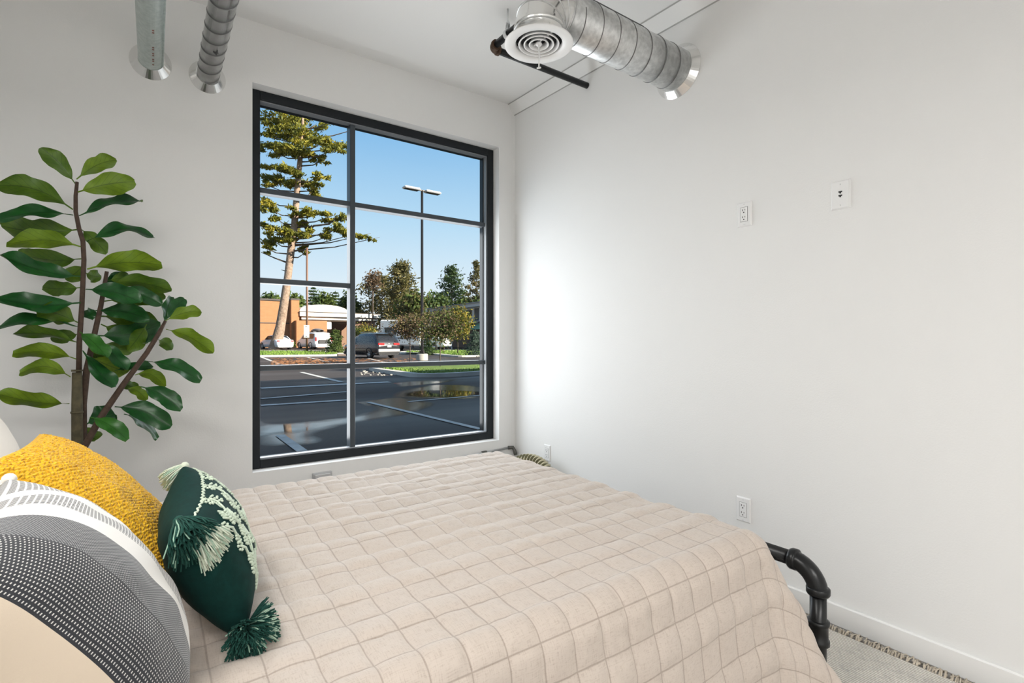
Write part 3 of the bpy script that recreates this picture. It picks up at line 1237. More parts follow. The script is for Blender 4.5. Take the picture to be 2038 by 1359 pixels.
def feather(a, e, dx, dy, s):
    for k in range(7):
        f = k / 6
        x0, y0 = a + ga * s * dx * f, e + gb_ * s * dy * f
        pts = []
        for i in range(6):
            q = i / 5 * math.pi * .9
            pts.append((x0 + ga * .013 * (math.sin(q) * -dy), y0 + gb_ * .013 * (math.sin(q) * dx) + gb_ * .008 * math.cos(q) * dy))
        es(pts, .0011)


rr = random.Random(5)
for ci, a0 in enumerate((-.46, -.02, .42, .80)):
    # stem climbing the pillow
    st = [(a0 + .055 * math.sin(k * .9 + ci), -.86 + 1.7 * k / 16) for k in range(17)]
    es(st, .0024)
    es([(x + .012, y) for x, y in st], .0020)
    for k, (x, y) in enumerate(st[1:-1]):
        if k % 4 == 0:
            leaf_lobe(x, y, -.030, .012, 4, 1.0)
        if k % 4 == 1:
            feather(x + .02, y, .35, .9, .034)
        if k % 4 == 2:
            flower(x + .09, y)
            flower(x - .085, y + .1, .008)
        if k % 4 == 3:
            leaf_lobe(x, y, .026, .014, 3, .9)
            es([(x, y), (x - .06, y + .1), (x - .07, y + .2)], .0026)
for (x, y) in ((-.70, .05), (-.66, -.40), (-.72, .45)):
    flower(x, y, .009)
    es([(x, y), (x + .06, y - .1), (x + .05, y - .28)], .003)
    flower(x + .05, y - .3, .008)
# border stitch under the top seam
es([(-.92 + 1.84 * k / 60, .90 + .012 * math.sin(k * 2)) for k in range(61)], .0022)
eb.build('embroidery', m_emb, po)
tn = PG.at(-.985, .985, 1)          # near top corner
tassel('tassel', tn, (.35, -.60, -.35), .062, 320, .85, [m_gyarn, m_gyarn2], po, .0013, .25, 3, mix=.93)
tassel('tassel', tn + Vector((.012, .012, -.008)), (.72, -.45, -.45), .072, 220, .55, [m_cyarn, m_cyarn2], po, .0013, .35, 4, knot=False, mix=.75)
tf = PG.at(.985, .985, 1)
tassel('tassel', tf, (-.8, -.1, -.35), .055, 160, .5, [m_cyarn, m_cyarn2], po, .0013, .3, 5, mix=.6)
bn = PG.at(-.985, -.985, 1)
tassel('tassel', bn + Vector((0, 0, .012)), (.05, -.8, .1), .046, 300, 1.0, [m_gyarn, m_gyarn2], po, .0013, .25, 6, mix=.93)
tassel('tassel', bn + Vector((.016, .014, .012)), (.75, -.15, .22), .050, 260, .9, [m_gyarn, m_cyarn2], po, .0013, .2, 7, knot=False, mix=.6)
bf = PG.at(.985, -.985, 1)
tassel('tassel', bf, (.5, .7, 0), .05, 60, .6, [m_cyarn, m_gyarn], po, .0020, .1, 8)

# ---------------------------------------------------------------- rug
t = NT('rug_weave')
vec = t.coords('Object')
sp_ = t.n('ShaderNodeSeparateXYZ')
t.put(sp_.inputs[0], vec)
row = t.math('SINE', t.math('MULTIPLY', sp_.outputs[0], 2 * math.pi / .0105))
knots = t.noise(160, vec, 2)
blot = t.noise(7, vec, 5, .7)
blot2 = t.noise(38, vec, 3, .7)
f = t.math('MULTIPLY', t.ramp(blot.outputs[0], [(.40, (0, 0, 0)), (.62, (1, 1, 1))]), t.ramp(blot2.outputs[0], [(.42, (0, 0, 0)), (.60, (1, 1, 1))]))
c = t.mix(t.math('MULTIPLY', f, .75), rgba(srgb(244, 240, 234)), rgba(srgb(168, 170, 174)))
c = t.mix(t.ramp(row, [(0.0, (1, 1, 1)), (.35, (0, 0, 0))]), c, rgba(srgb(190, 183, 174)))
hh = t.math('ADD', row, t.math('MULTIPLY', knots.outputs[0], 1.6))
m_rug = t.done(t.bsdf(c, .95, 0, t.bump(hh, .6, .004)))
rug = thing('rug', 'pale grey flat-woven rug with a knotted fringe beside the right wall', 'rug', (1.5, 0.7, 0))
RA, RB = Vector((2.185, 1.35, 0)), Vector((2.212, -.9, 0))
b = MB()
b.prism([RA, Vector((.55, 1.33, 0)), Vector((.55, -.9, 0)), RB], (0, 0, .012))
b.build('rug_body', m_rug, rug)
m_fr = M('fringe_yarn', srgb(208, 197, 180), .95, var=.4, vscale=90)
b = MB()
rr = random.Random(3)
n = 150
for i in range(n):
    f = i / n
    p0 = RA.lerp(RB, f)
    if p0.y < -.1:
        break
    for s in range(2):
        y = p0.y + rr.uniform(-.006, .006)
        x = p0.x
        k = rr.uniform(-.012, .012)
        l = rr.uniform(.030, .048)
        b.tube([(x - .004, y, .009), (x + l * .35, y + k * .3, .017 + rr.uniform(0, .006)), (x + l * .7, y + k, .012 + rr.uniform(0, .012)), (x + l, y + k * 2.2, .006)], .0026, 5)
    b.ball((p0.x + .014, p0.y, .015), (.006, .005, .006), 6)
b.build('fringe', m_fr, rug)

# ---------------------------------------------------------------- fiddle leaf fig
PLY = 2.78
ZS = 450 / 986


def pl(zx, zy, dd=0.0):
    """point of the plant from its enlarged crop, dd = distance behind (+) or before (-) the stem plane"""
    return on_y(zx * ZS, 280 + zy * ZS, PLY + dd)


def leaf_mat(name, c1, c2, rough):
    t = NT(name)
    uvv = t.coords('UV')
    s = t.n('ShaderNodeSeparateXYZ')
    t.put(s.inputs[0], uvv)
    v = t.math('ABSOLUTE', t.math('SUBTRACT', s.outputs[1], .5))
    mid = t.math('LESS_THAN', v, .022)
    lat = t.math('FRACT', t.math('MULTIPLY', t.math('SUBTRACT', s.outputs[0], t.math('MULTIPLY', v, .55)), 7.5))
    lat = t.math('LESS_THAN', lat, .07)
    vein = t.math('MAXIMUM', mid, lat)
    nz = t.noise(14, t.coords('Object'), 4)
    c = t.mix(t.ramp(nz.outputs[0], [(.3, (0, 0, 0)), (.7, (1, 1, 1))]), rgba(c1), rgba(c2))
    c = t.mix(t.math('MULTIPLY', vein, .55), c, rgba(tuple(x * .35 for x in c1)))
    bs = t.bsdf(c, rough, 0, t.bump(vein, .4, .002))
    tl = t.n('ShaderNodeBsdfTranslucent')
    t.put(tl.inputs[0], c)
    mxs = t.n('ShaderNodeMixShader')
    mxs.inputs[0].default_value = .22
    t.put(mxs.inputs[1], bs)
    t.put(mxs.inputs[2], tl)
    return t.done(mxs)


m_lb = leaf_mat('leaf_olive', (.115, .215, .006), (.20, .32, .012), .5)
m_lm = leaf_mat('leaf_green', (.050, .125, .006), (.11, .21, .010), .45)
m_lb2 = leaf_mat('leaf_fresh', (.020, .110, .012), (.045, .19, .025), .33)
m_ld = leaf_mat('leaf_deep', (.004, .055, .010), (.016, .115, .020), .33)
m_bark = M('fig_stem', (.10, .085, .045), .8, var=.45, vscale=40, bump=.4, bscale=120)
m_twig = M('fig_branch', (.075, .045, .030), .8, var=.4, vscale=60, bump=.3, bscale=150)
base = pl(337, 1345)
fig = thing('potted_fig', 'artificial fiddle leaf fig plant by the window wall, left of the window', 'plant', (base.x, PLY, 0))
b = MB()
b.lathe((base.x + .02, PLY, 0), (0, 0, 1), [(.001, 0), (.10, 0), (.105, .01), (.135, .24), (.14, .25), (.130, .25), (.125, .225), (.001, .225)], 36, 0)
b.build('pot', M('pot_black', (.03, .03, .03), .5), fig)
b = MB()
b.tube([(base.x + .02, PLY, .20)] + [pl(337, 1345)] + [pl(x, y) for x, y in ((336, 1185), (336, 1010))], [.020, .0195, .0190, .0165], 16)
b.tube([pl(336, 1188), pl(336, 1180)], .0215, 16)
b.tube([pl(336, 1006), pl(336, 998)], .0190, 16)
b.build('main_stem', m_bark, fig)
b = MB()
b.tube([pl(x, y) for x, y in ((344, 1010), (346, 880), (357, 720), (366, 520), (362, 440), (345, 385), (330, 310), (330, 240), (336, 180))], [.0100, .0095, .009, .0085, .0085, .0080, .0075, .007, .006], 12)
b.build('upper_stem', m_twig, fig)
b = MB()
b.tube([(base.x + .03, PLY + .02, .20)] + [pl(x, y, .03) for x, y in ((362, 1345), (362, 1150), (378, 1000), (415, 830), (440, 720), (466, 570))], [.015, .014, .013, .012, .010, .009, .007], 12)
b.build('back_stem', m_twig, fig)
b = MB()
b.tube([(base.x + .035, PLY - .03, .20)] + [pl(x, y, -.04) for x, y in ((365, 1340), (440, 1205), (540, 1060), (640, 925), (690, 845), (722, 785))], [.014, .0135, .0125, .011, .010, .009, .006], 12)
b.build('side_stem', m_twig, fig)

# base x,y  tip x,y  seen width  colour  depth of base, depth of tip, bow
LEAVES = [
    (330, 190, 178, 30, 62, 'm', 0, -.02, -12), (334, 168, 508, 84, 56, 'b', 0, .02, -14), (333, 226, 588, 178, 84, 'b', 0, -.05, -8),
    (318, 300, -18, 195, 78, 'm', 0, -.06, -26), (345, 328, 622, 266, 44, 'd', .01, .06, -18), (320, 325, -10, 345, 46, 'd', 0, -.08, -14),
    (352, 385, 5, 372, 96, 'm', .02, .06, 14), (352, 462, 28, 452, 74, 'b', -.01, -.10, -18), (378, 440, 672, 424, 52, 'd', 0, .05, -34),
    (352, 385, 466, 492, 56, 'm', .01, .05, -6), (380, 560, 706, 542, 84, 'b', 0, -.06, -16), (355, 515, 78, 492, 66, 'm', .02, .10, 12),
    (352, 592, 0, 500, 66, 'd', -.01, -.08, 14), (352, 640, 185, 640, 62, 'm', 0, .05, 4), (368, 540, 286, 606, 60, 'm', .03, .08, 4), (372, 575, 442, 590, 52, 'm', .03, .09, 6),
    (374, 648, 616, 706, 74, 'd', -.02, -.13, -14), (468, 620, 748, 656, 62, 'm', .03, .05, -16), (500, 650, 706, 716, 66, 'd', .04, .02, -12),
    (352, 706, -10, 690, 74, 'd', -.01, -.09, 14), (345, 795, 164, 738, 82, 'm', 0, -.05, -8), (412, 742, 652, 778, 66, 'd', .03, -.04, -12),
    (340, 812, -5, 815, 34, 'd', 0, -.08, -22), (338, 880, 58, 842, 44, 'm', 0, -.06, -14), (345, 842, 220, 862, 56, 'm', .02, .08, 0), (360, 770, 415, 742, 50, 'm', .02, .06, 4),
    (420, 850, 700, 800, 100, 'm', .04, .08, 16), (346, 832, 466, 945, 58, 'D', -.02, -.12, -8), (430, 880, 552, 1000, 56, 'd', .01, -.06, -8),
    (332, 952, 55, 930, 62, 'b', 0, -.06, -16), (308, 1030, 85, 1015, 66, 'b', 0, -.09, -30), (360, 915, 496, 1075, 52, 'd', -.01, -.09, 8),
    (392, 940, 560, 1008, 88, 'b', .03, .08, 6), (500, 1002, 668, 985, 38, 'd', .02, .04, -6), (302, 1147, -5, 1105, 62, 'b', 0, -.09, 10),
    (720, 785, 876, 742, 58, 'b', -.04, -.08, -10), (722, 782, 806, 690, 56, 'b', -.03, .02, -8), (715, 790, 745, 680, 52, 'm', -.03, .05, 4),
    (724, 822, 930, 926, 62, 'b', -.04, -.06, -16), (690, 868, 750, 912, 50, 'm', -.03, .03, -8), (638, 962, 876, 1048, 58, 'd', -.04, -.10, -18),
    (588, 1022, 720, 1072, 52, 'b', -.03, .04, -26), (556, 1078, 640, 1130, 44, 'b', -.03, .03, -12), (612, 1072, 792, 1172, 72, 'd', -.04, -.11, -14),
    (500, 1160, 746, 1248, 86, 'd', -.04, -.09, -22), (540, 1192, 686, 1300, 46, 'd', -.03, .04, -20), (392, 1205, 556, 1305, 62, 'D', -.04, -.12, -14),
    (372, 1240, 500, 1190, 96, 'd', .03, .07, -10), (366, 1240, 420, 1305, 66, 'd', .03, .06, 8), (640, 800, 556, 915, 74, 'm', .02, .07, 6),
    (470, 735, 612, 745, 60, 'm', .05, .10, -8), (530, 1060, 600, 1085, 44, 'm', -.02, .04, -4),
    (470, 610, 590, 615, 50, 'm', .05, .10, -10), (455, 700, 722, 686, 84, 'm', .06, .12, -8), (440, 800, 650, 872, 86, 'm', .05, .11, 6), (430, 765, 692, 800, 78, 'm', .06, .12, -6),
    (395, 900, 470, 1010, 70, 'm', .05, .09, 4), (440, 640, 560, 585, 54, 'm', .06, .1, -6), (410, 900, 590, 905, 60, 'm', .05, .11, 6), (650, 780, 540, 740, 60, 'd', .0, .06, 6),
]
VIEW = Vector((SN, CS, 0))
lr = random.Random(21)
for (bx, by, tx, ty, wz, col, d0, d1, bow) in LEAVES:
    p0, p1 = pl(bx, by, d0), pl(tx, ty, d1)
    ax = p1 - p0
    L = ax.length
    axn = ax.normalized()
    mid = (p0 + p1) / 2
    vw = (mid - Vector((0, 0, EYE))).normalized()
    up = axn.cross(vw).normalized()                 # across the leaf as seen
    if up.z < 0:
        up = -up
    w_seen = wz * ZS * (mid.length * .80) / F_PX * .92
    w_full = max(w_seen, .40 * L)
    dpt = math.sqrt(max(0, w_full ** 2 - w_seen ** 2)) * .9
    vperp = (vw - axn * vw.dot(axn)).normalized()
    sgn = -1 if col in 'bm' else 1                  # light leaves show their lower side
    side = (up * w_seen + vperp * dpt * sgn)
    W_ = side.length
    side.normalize()
    nrm = axn.cross(side).normalized()
    if nrm.z < 0:
        nrm = -nrm
    bowv = Vector((0, 0, -bow * ZS * mid.length * .8 / F_PX))
    NU, NV = 26, 8
    ph = lr.uniform(0, 6)
    tw = lr.uniform(-.45, .45)
    top, bot, uv = [], [], []
    for i in range(NU + 1):
        u = i / NU
        cx = p0 + ax * u + bowv * (math.sin(math.pi * u) * 1.1)
        # petiole, waist, broad blunt end
        if u < .10:
            w = .03
        else:
            q = (u - .10) / .90
            w = .5 * max(0.0, math.sin(math.pi * min(1.0, q ** 1.9))) ** .55 + .17 * math.sin(math.pi * min(1, q * 1.8)) * (q < .555)
            w = max(.03, min(.52, w * (1 + .13 * math.sin(q * 12 + ph)))) if q < .985 else .12
        ta = tw * (u - .3)
        sd_, nn = side * math.cos(ta) + nrm * math.sin(ta), nrm * math.cos(ta) - side * math.sin(ta)
        ra, rb_ = [], []
        for j in range(NV + 1):
            v = j / NV - .5
            wav = .12 * W_ * math.sin(u * 11.5 + ph + (2.2 if v > 0 else 0)) * (abs(v) * 2) ** 2 * min(1, u * 3)
            cup = .13 * W_ * (abs(v) * 2) * w * 2
            p = cx + sd_ * (v * 2 * w * W_) + nn * (wav + cup)
            ra.append(p + nn * .0006)
            rb_.append(p - nn * .0006)
            uv.append((u, v + .5))
        top.append(ra)
        bot.append(rb_)
    flip = (top[1][0] - top[0][0]).cross(top[0][1] - top[0][0]).dot(nrm) < 0
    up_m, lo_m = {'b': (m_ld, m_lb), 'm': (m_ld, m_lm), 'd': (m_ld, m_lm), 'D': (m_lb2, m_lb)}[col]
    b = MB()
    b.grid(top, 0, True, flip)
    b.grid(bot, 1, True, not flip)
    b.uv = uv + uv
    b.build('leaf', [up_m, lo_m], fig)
# ---------------------------------------------------------------- outdoors: ground
t = NT('asphalt')
vec = t.coords('Object')
n1 = t.noise(.35, vec, 5)
n2 = t.noise(30, vec, 2)
n3 = t.noise(.12, t.coords('Object', (.35, 1.6, 1)), 4)
c = t.mix(n1.outputs[0], rgba((.030, .026, .024)), rgba((.070, .057, .052)))
c = t.mix(t.math('MULTIPLY', n2.outputs[0], .35), c, rgba((.098, .084, .078)))
rg = t.ramp(n3.outputs[0], [(.40, (.75, .75, .75)), (.60, (.42, .42, .42))])
m_asph = t.done(t.bsdf(c, rg, 0, t.bump(n2.outputs[0], .35, .012), Specular_IOR_Level=.10))


def rim_mat(name, color, rough, bump_s, nscale):
    """fades out towards the rim of its patch (UV x = 0)"""
    t = NT(name)
    sp = t.n('ShaderNodeSeparateXYZ')
    t.put(sp.inputs[0], t.coords('UV'))
    nz = t.noise(nscale, t.coords('Object'), 4)
    al = t.ramp(t.math('ADD', sp.outputs[0], t.math('MULTIPLY', t.math('SUBTRACT', nz.outputs[0], .5), .9)), [(.15, (0, 0, 0)), (.85, (1, 1, 1))])
    n2 = t.noise(26, t.coords('Object'), 2)
    bs = t.bsdf(color, rough, 0, t.bump(n2.outputs[0], bump_s, .006) if bump_s else None)
    tr = t.n('ShaderNodeBsdfTransparent')
    mxs = t.n('ShaderNodeMixShader')
    t.put(mxs.inputs[0], al)
    t.put(mxs.inputs[1], tr)
    t.put(mxs.inputs[2], bs)
    return t.done(mxs)


m_pud = rim_mat('puddle_water', (.012, .013, .015), .03, 0, 2.5)
m_wet = rim_mat('wet_asphalt', (.030, .033, .037), .13, .06, 1.6)
m_line = M('line_paint', (.62, .62, .60), .6, var=.35, vscale=6)
m_kerb = M('kerb_concrete', (.55, .53, .49), .8, var=.2, vscale=2)
m_walk = M('old_concrete', (.42, .40, .36), .85, var=.3, vscale=1.5)
m_lawn = M('lawn', (.085, .16, .022), .9, col2=(.14, .20, .035), vscale=3.0, bump=.8, bscale=25, bdist=.05)
m_leaf_litter = M('leaf_litter', (.36, .15, .05), .9)

ys = [WY + .26] + [6, 10, 16, 24, 32, 41] + [41 + 19 * i / 12 for i in range(1, 13)] + [90, 140, 260]
P = [[Vector((x, y, gz(y))) for y in ys] for x in (-150, -40, 0, 40, 160)]
b = MB()
b.grid(P, 0, True, flip=True)
gnd = structure(b.build('ground', m_asph))


def flat(name, pts, mat, parent, lift=.006, sub=0):
    b = MB()
    v = [Vector((p.x, p.y, gz(p.y) + lift)) for p in pts]
    a = sum((v[i].x * v[(i + 1) % len(v)].y - v[(i + 1) % len(v)].x * v[i].y) for i in range(len(v)))
    f = tuple(range(len(v)))
    b.add(v, [f if a > 0 else f[::-1]])
    return b.build(name, mat, parent)


def stripe(p0, p1, w, mat, parent, name='parking_line', n=8):
    p0, p1 = Vector(p0), Vector(p1)
    d = (p1 - p0)
    s = Vector((-d.y, d.x, 0)).normalized() * w / 2
    P = []
    for i in range(n + 1):
        q = p0.lerp(p1, i / n)
        P.append([Vector((*(q + s).xy, gz((q + s).y) + .010)), Vector((*(q - s).xy, gz((q - s).y) + .010))])
    b = MB()
    b.grid(P)
    return b.build(name, mat, parent)


for (x0, y0, x1, y1, w) in ((521, 711, 558, 725, .22), (612, 711, 660, 722, .22), (732, 713, 765, 721, .22), (600, 741, 679, 760.5, .16),
                            (519, 773, 775, 760.5, .34), (733, 801, 957, 855, .10), (557, 867, 607, 903, .11), (812, 800, 958, 787, .09),
                            (519, 794, 690, 780, .16), (519, 807.5, 700, 796, .20)):
    stripe(G(x0, y0), G(x1, y1), w, m_line, gnd)


def blob(name, pts, mat, lift, seed=1, jag=.05, soft=.35):
    """smooth closed outline through ground points; UV x runs from 0 at the rim to 1 inside"""
    g = [G(*p) for p in pts]
    n = len(g)
    out = []
    for i in range(n):
        p0, p1, p2, p3 = g[i - 1], g[i], g[(i + 1) % n], g[(i + 2) % n]
        for k in range(8):
            s = k / 8
            q = .5 * ((2 * p1) + (p2 - p0) * s + (2 * p0 - 5 * p1 + 4 * p2 - p3) * s * s + (3 * p1 - p0 - 3 * p2 + p3) * s ** 3)
            w = noise.noise(Vector((q.x * 2.2, q.y * 2.2, seed))) * jag
            out.append(Vector((q.x + w, q.y + w * .7, 0)))
    X = np.array([[p.x, p.y] for p in out])
    X2 = np.roll(X, -1, 0)
    res = max(.05, min(np.ptp(X[:, 0]), np.ptp(X[:, 1])) / 60)
    xs = np.arange(X[:, 0].min(), X[:, 0].max() + res, res)
    ys_ = np.arange(X[:, 1].min(), X[:, 1].max() + res, res)
    gx, gy = np.meshgrid(xs, ys_, indexing='ij')
    pts_ = np.stack([gx.ravel(), gy.ravel()], 1)
    dist = np.full(len(pts_), 1e9)
    inside = np.zeros(len(pts_), bool)
    for p_, q_ in zip(X, X2):
        d = q_ - p_
        s_ = np.clip(((pts_ - p_) @ d) / (d @ d + 1e-12), 0, 1)
        dist = np.minimum(dist, np.linalg.norm(pts_ - p_ - s_[:, None] * d, axis=1))
        c = (p_[1] > pts_[:, 1]) != (q_[1] > pts_[:, 1])
        with np.errstate(divide='ignore', invalid='ignore'):
            xi = (q_[0] - p_[0]) * (pts_[:, 1] - p_[1]) / (q_[1] - p_[1]) + p_[0]
        inside ^= c & (pts_[:, 0] < xi)
    ins = inside.reshape(gx.shape)
    b = MB()
    b.v = [(x, y, gz(y) + lift) for x, y in pts_]
    nyy = gx.shape[1]
    for i in range(gx.shape[0] - 1):
        for j in range(nyy - 1):
            if ins[i, j] and ins[i + 1, j] and ins[i + 1, j + 1] and ins[i, j + 1]:
                b.f.append((i * nyy + j, (i + 1) * nyy + j, (i + 1) * nyy + j + 1, i * nyy + j + 1))
    b.m = [0] * len(b.f)
    b.s = [False] * len(b.f)
    b.uv = [(min(1.0, d / soft), 0) for d in dist]
    return b.build(name, mat, gnd)


blob('wet_patch', [(500, 836), (560, 842), (640, 835), (700, 826), (735, 812), (705, 801), (760, 792), (800, 789), (850, 797), (872, 806), (815, 826), (700, 846), (642, 862), (655, 878), (600, 888), (500, 885)], m_wet, .003, 1)
blob('wet_patch', [(775, 790), (800, 776), (870, 765), (960, 769), (975, 790), (900, 796), (850, 794)], m_wet, .0035, 2)
blob('wet_patch', [(775, 763), (830, 757), (905, 754), (900, 760), (850, 766), (800, 770)], m_wet, .003, 6, .1)
blob('puddle', [(490, 856), (520, 848), (570, 843), (620, 846), (640, 853), (600, 862), (560, 866), (520, 872), (490, 874)], m_pud, .007, 3)
blob('puddle', [(795, 788), (815, 779), (860, 776), (930, 777), (975, 781), (975, 789), (900, 791), (840, 792)], m_pud, .0075, 4)
# leaf litter under the pine, along the far kerb
b = MB()
for i in range(1500):
    x0 = R.uniform(540, 690) if R.random() < .75 else R.uniform(700, 830)
    y0 = R.gauss(719, 4.5)
    if not 711 < y0 < 733:
        continue
    p = G(x0, y0)
    a = R.uniform(0, 6.28)
    s = R.uniform(.06, .17)
    d = Vector((math.cos(a), math.sin(a), 0)) * s
    e = Vector((-math.sin(a), math.cos(a), 0)) * s * .6
    z = Vector((0, 0, .012))
    b.add([p - d + z, p + e + z * 2, p + d + z, p - e + z], [(0, 1, 2, 3)])
o = b.build('leaf_litter', m_leaf_litter)
tag(o, 'brown fallen needles and leaves scattered on the asphalt along the far kerb', 'leaves', kind='stuff')


def smooth_closed(g, k=8):
    n = len(g)
    out = []
    for i in range(n):
        p0, p1, p2, p3 = g[i - 1], g[i], g[(i + 1) % n], g[(i + 2) % n]
        for j in range(k):
            s = j / k
            out.append(.5 * ((2 * p1) + (p2 - p0) * s + (2 * p0 - 5 * p1 + 4 * p2 - p3) * s * s + (3 * p1 - p0 - 3 * p2 + p3) * s ** 3))
    return out


def island(name, pts, h, kw, label, crown=.0):
    g = smooth_closed([Vector((G(*p).x, G(*p).y, 0)) for p in pts])
    cen = sum(g, Vector((0, 0, 0))) / len(g)
    o = thing(name, label, 'lawn', (cen.x, cen.y, gz(cen.y)))
    inner = []
    n = len(g)
    ar = sum(g[i].x * g[(i + 1) % n].y - g[(i + 1) % n].x * g[i].y for i in range(n))
    sg = 1 if ar > 0 else -1
    for i in range(n):
        d = (g[(i + 1) % n] - g[i - 1]).normalized()
        inner.append(g[i] + Vector((-d.y, d.x, 0)) * kw * sg)
    P = []
    for i in list(range(n)) + [0]:
        zo, zi = gz(g[i].y), gz(inner[i].y)
        P.append([Vector((g[i].x, g[i].y, zo)), Vector((g[i].x, g[i].y, zo + h)), Vector((inner[i].x, inner[i].y, zi + h)), Vector((inner[i].x, inner[i].y, zi + h - .03))])
    b = MB()
    b.grid(P, 0, False, flip=(sg > 0))
    b.build('kerb', m_kerb, o)
    # turf: rings towards the centre
    rings = []
    for f in (1.0, .8, .5, .2, 0.02):
        rings.append([Vector((cen.x + (p.x - cen.x) * f, cen.y + (p.y - cen.y) * f, 0)) for p in inner])
    P = []
    for ri, ring in enumerate(rings):
        P.append([Vector((p.x, p.y, gz(p.y) + h - .02 + crown * (1 - (1, .8, .5, .2, 0)[ri] ** 2))) for p in ring + ring[:1]])
    b = MB()
    b.grid(P, 0, True, flip=(sg < 0))
    tf = b.build('turf', m_lawn, o)
    return o, inner, h


def tufts(name, inner, n, h0, mat, parent, base):
    """short grass blades standing on an outline"""
    xs = [p.x for p in inner]
    ys_ = [p.y for p in inner]
    pts = []
    rr = random.Random(4)
    def inside(x, y):
        c = False
        m = len(inner)
        for i in range(m):
            a, e = inner[i], inner[i - 1]
            if (a.y > y) != (e.y > y) and x < (e.x - a.x) * (y - a.y) / (e.y - a.y) + a.x:
                c = not c
        return c
    vs, fs = [], []
    while len(fs) < n:
        x, y = rr.uniform(min(xs), max(xs)), rr.uniform(min(ys_), max(ys_))
        if not inside(x, y):
            continue
        a = rr.uniform(0, 6.28)
        w, h = rr.uniform(.02, .045), h0 * rr.uniform(.5, 1.1)
        z = gz(y) + base
        k = len(vs)
        vs += [(x - math.cos(a) * w, y - math.sin(a) * w, z), (x + math.cos(a) * w, y + math.sin(a) * w, z), (x + rr.uniform(-.04, .04), y + rr.uniform(-.04, .04), z + h)]
        fs.append((k, k + 1, k + 2))
    o = np_mesh(name, vs, np.array(fs), mat, parent)
    o['kind'] = 'stuff'
    return o


m_blade = M('grass_blade', (.10, .20, .025), .8, col2=(.18, .26, .04), vscale=2)
io, inn, ih = island('planted_island', [(735, 737), (760, 731), (830, 727), (900, 726), (975, 728), (1010, 733), (1000, 741), (958, 746), (900, 750), (830, 751), (790, 746.5)], .13, .30, 'kerbed grass island in the car park, in front of the light pole', .10)
tufts('grass_blades', inn, 5000, .09, m_blade, io, .11)
so, inn, ih = island('grass_strip', [(440, 711), (520, 710.5), (600, 709.5), (680, 708), (690, 704.5), (640, 700.5), (560, 700), (440, 701)], .12, .9, 'narrow grass strip with a pale kerb, at the foot of the tall pine')
tufts('grass_blades', inn, 3500, .16, m_blade, so, .09)
so, inn, ih = island('grass_verge', [(796, 704.5), (830, 704), (870, 707), (905, 710.5), (965, 709.5), (1010, 706), (1010, 700), (950, 698), (860, 699), (806, 700.5)], .12, .6, 'curved grass verge with a pale kerb, in front of the parked motorhome')
tufts('grass_blades', inn, 3500, .16, m_blade, so, .09)
# broken strip of kerb and gravel at the island's left tip
b = MB()
for i in range(70):
    p = G(R.uniform(718, 790), 0 + R.uniform(736, 748)) if i else G(750, 742)
    s = R.uniform(.02, .06)
    b.ball((p.x, p.y, p.z + s * .3), (s, s * .8, s * .5), 6)
o = b.build('gravel', m_walk)
tag(o, 'loose stones on the asphalt at the left tip of the grass island', 'gravel', kind='stuff')

# ---------------------------------------------------------------- trees
def quads_from(cent, size, rng, aspect=.5, flat=.0):
    """leaf quads with random orientation; cent (n,3), size (n,)"""
    n = len(cent)
    d = rng.normal(size=(n, 3))
    d[:, 2] *= (1 - flat)
    d /= np.linalg.norm(d, axis=1)[:, None]
    e = rng.normal(size=(n, 3))
    e -= d * (d * e).sum(1)[:, None]
    e /= np.linalg.norm(e, axis=1)[:, None]
    s = size[:, None]
    v = np.stack([cent - d * s, cent + e * s * aspect, cent + d * s, cent - e * s * aspect], 1).reshape(-1, 3)
    f = np.arange(4 * n).reshape(-1, 4)
    return v, f


def foliage_mat(name, cols, rough=.75, scale=1.2):
    t = NT(name)
    nz = t.noise(scale, t.coords('Object'), 4, .7)
    k = len(cols)
    c = t.ramp(nz.outputs[0], [(.30 + .42 * i / (k - 1), col) for i, col in enumerate(cols)])
    bs = t.bsdf(c, rough)
    tl = t.n('ShaderNodeBsdfTranslucent')
    t.put(tl.inputs[0], c)
    mxs = t.n('ShaderNodeMixShader')
    mxs.inputs[0].default_value = .3
    t.put(mxs.inputs[1], bs)
    t.put(mxs.inputs[2], tl)
    return t.done(mxs)


m_pine = foliage_mat('pine_needles', [(.045, .065, .010), (.18, .18, .014), (.42, .33, .03)], scale=.8)
m_dark_con = foliage_mat('conifer_dark', [(.012, .035, .012), (.035, .075, .018), (.075, .11, .025)], scale=.9)
m_olive_con = foliage_mat('conifer_olive', [(.040, .048, .016), (.11, .10, .026), (.19, .135, .045)], scale=.7)
m_leafy = foliage_mat('leaf_mid', [(.03, .06, .012), (.08, .12, .02), (.14, .17, .03)], scale=1.0)
m_yellow = foliage_mat('leaf_yellow', [(.10, .09, .020), (.24, .19, .02), (.42, .31, .03)], scale=1.6)
m_brown = foliage_mat('leaf_brown', [(.07, .05, .03), (.13, .085, .045), (.19, .11, .06)], scale=1.6)
m_blue = foliage_mat('spruce_blue', [(.02, .045, .035), (.05, .09, .06), (.08, .12, .08)], scale=2.0)
m_trunk = M('pine_bark', (.34, .25, .19), .9, col2=(.20, .14, .10), vscale=4, bump=.9, bscale=7, bdist=.06)
m_trunk2 = M('tree_bark', (.13, .10, .08), .9, var=.4, vscale=5)

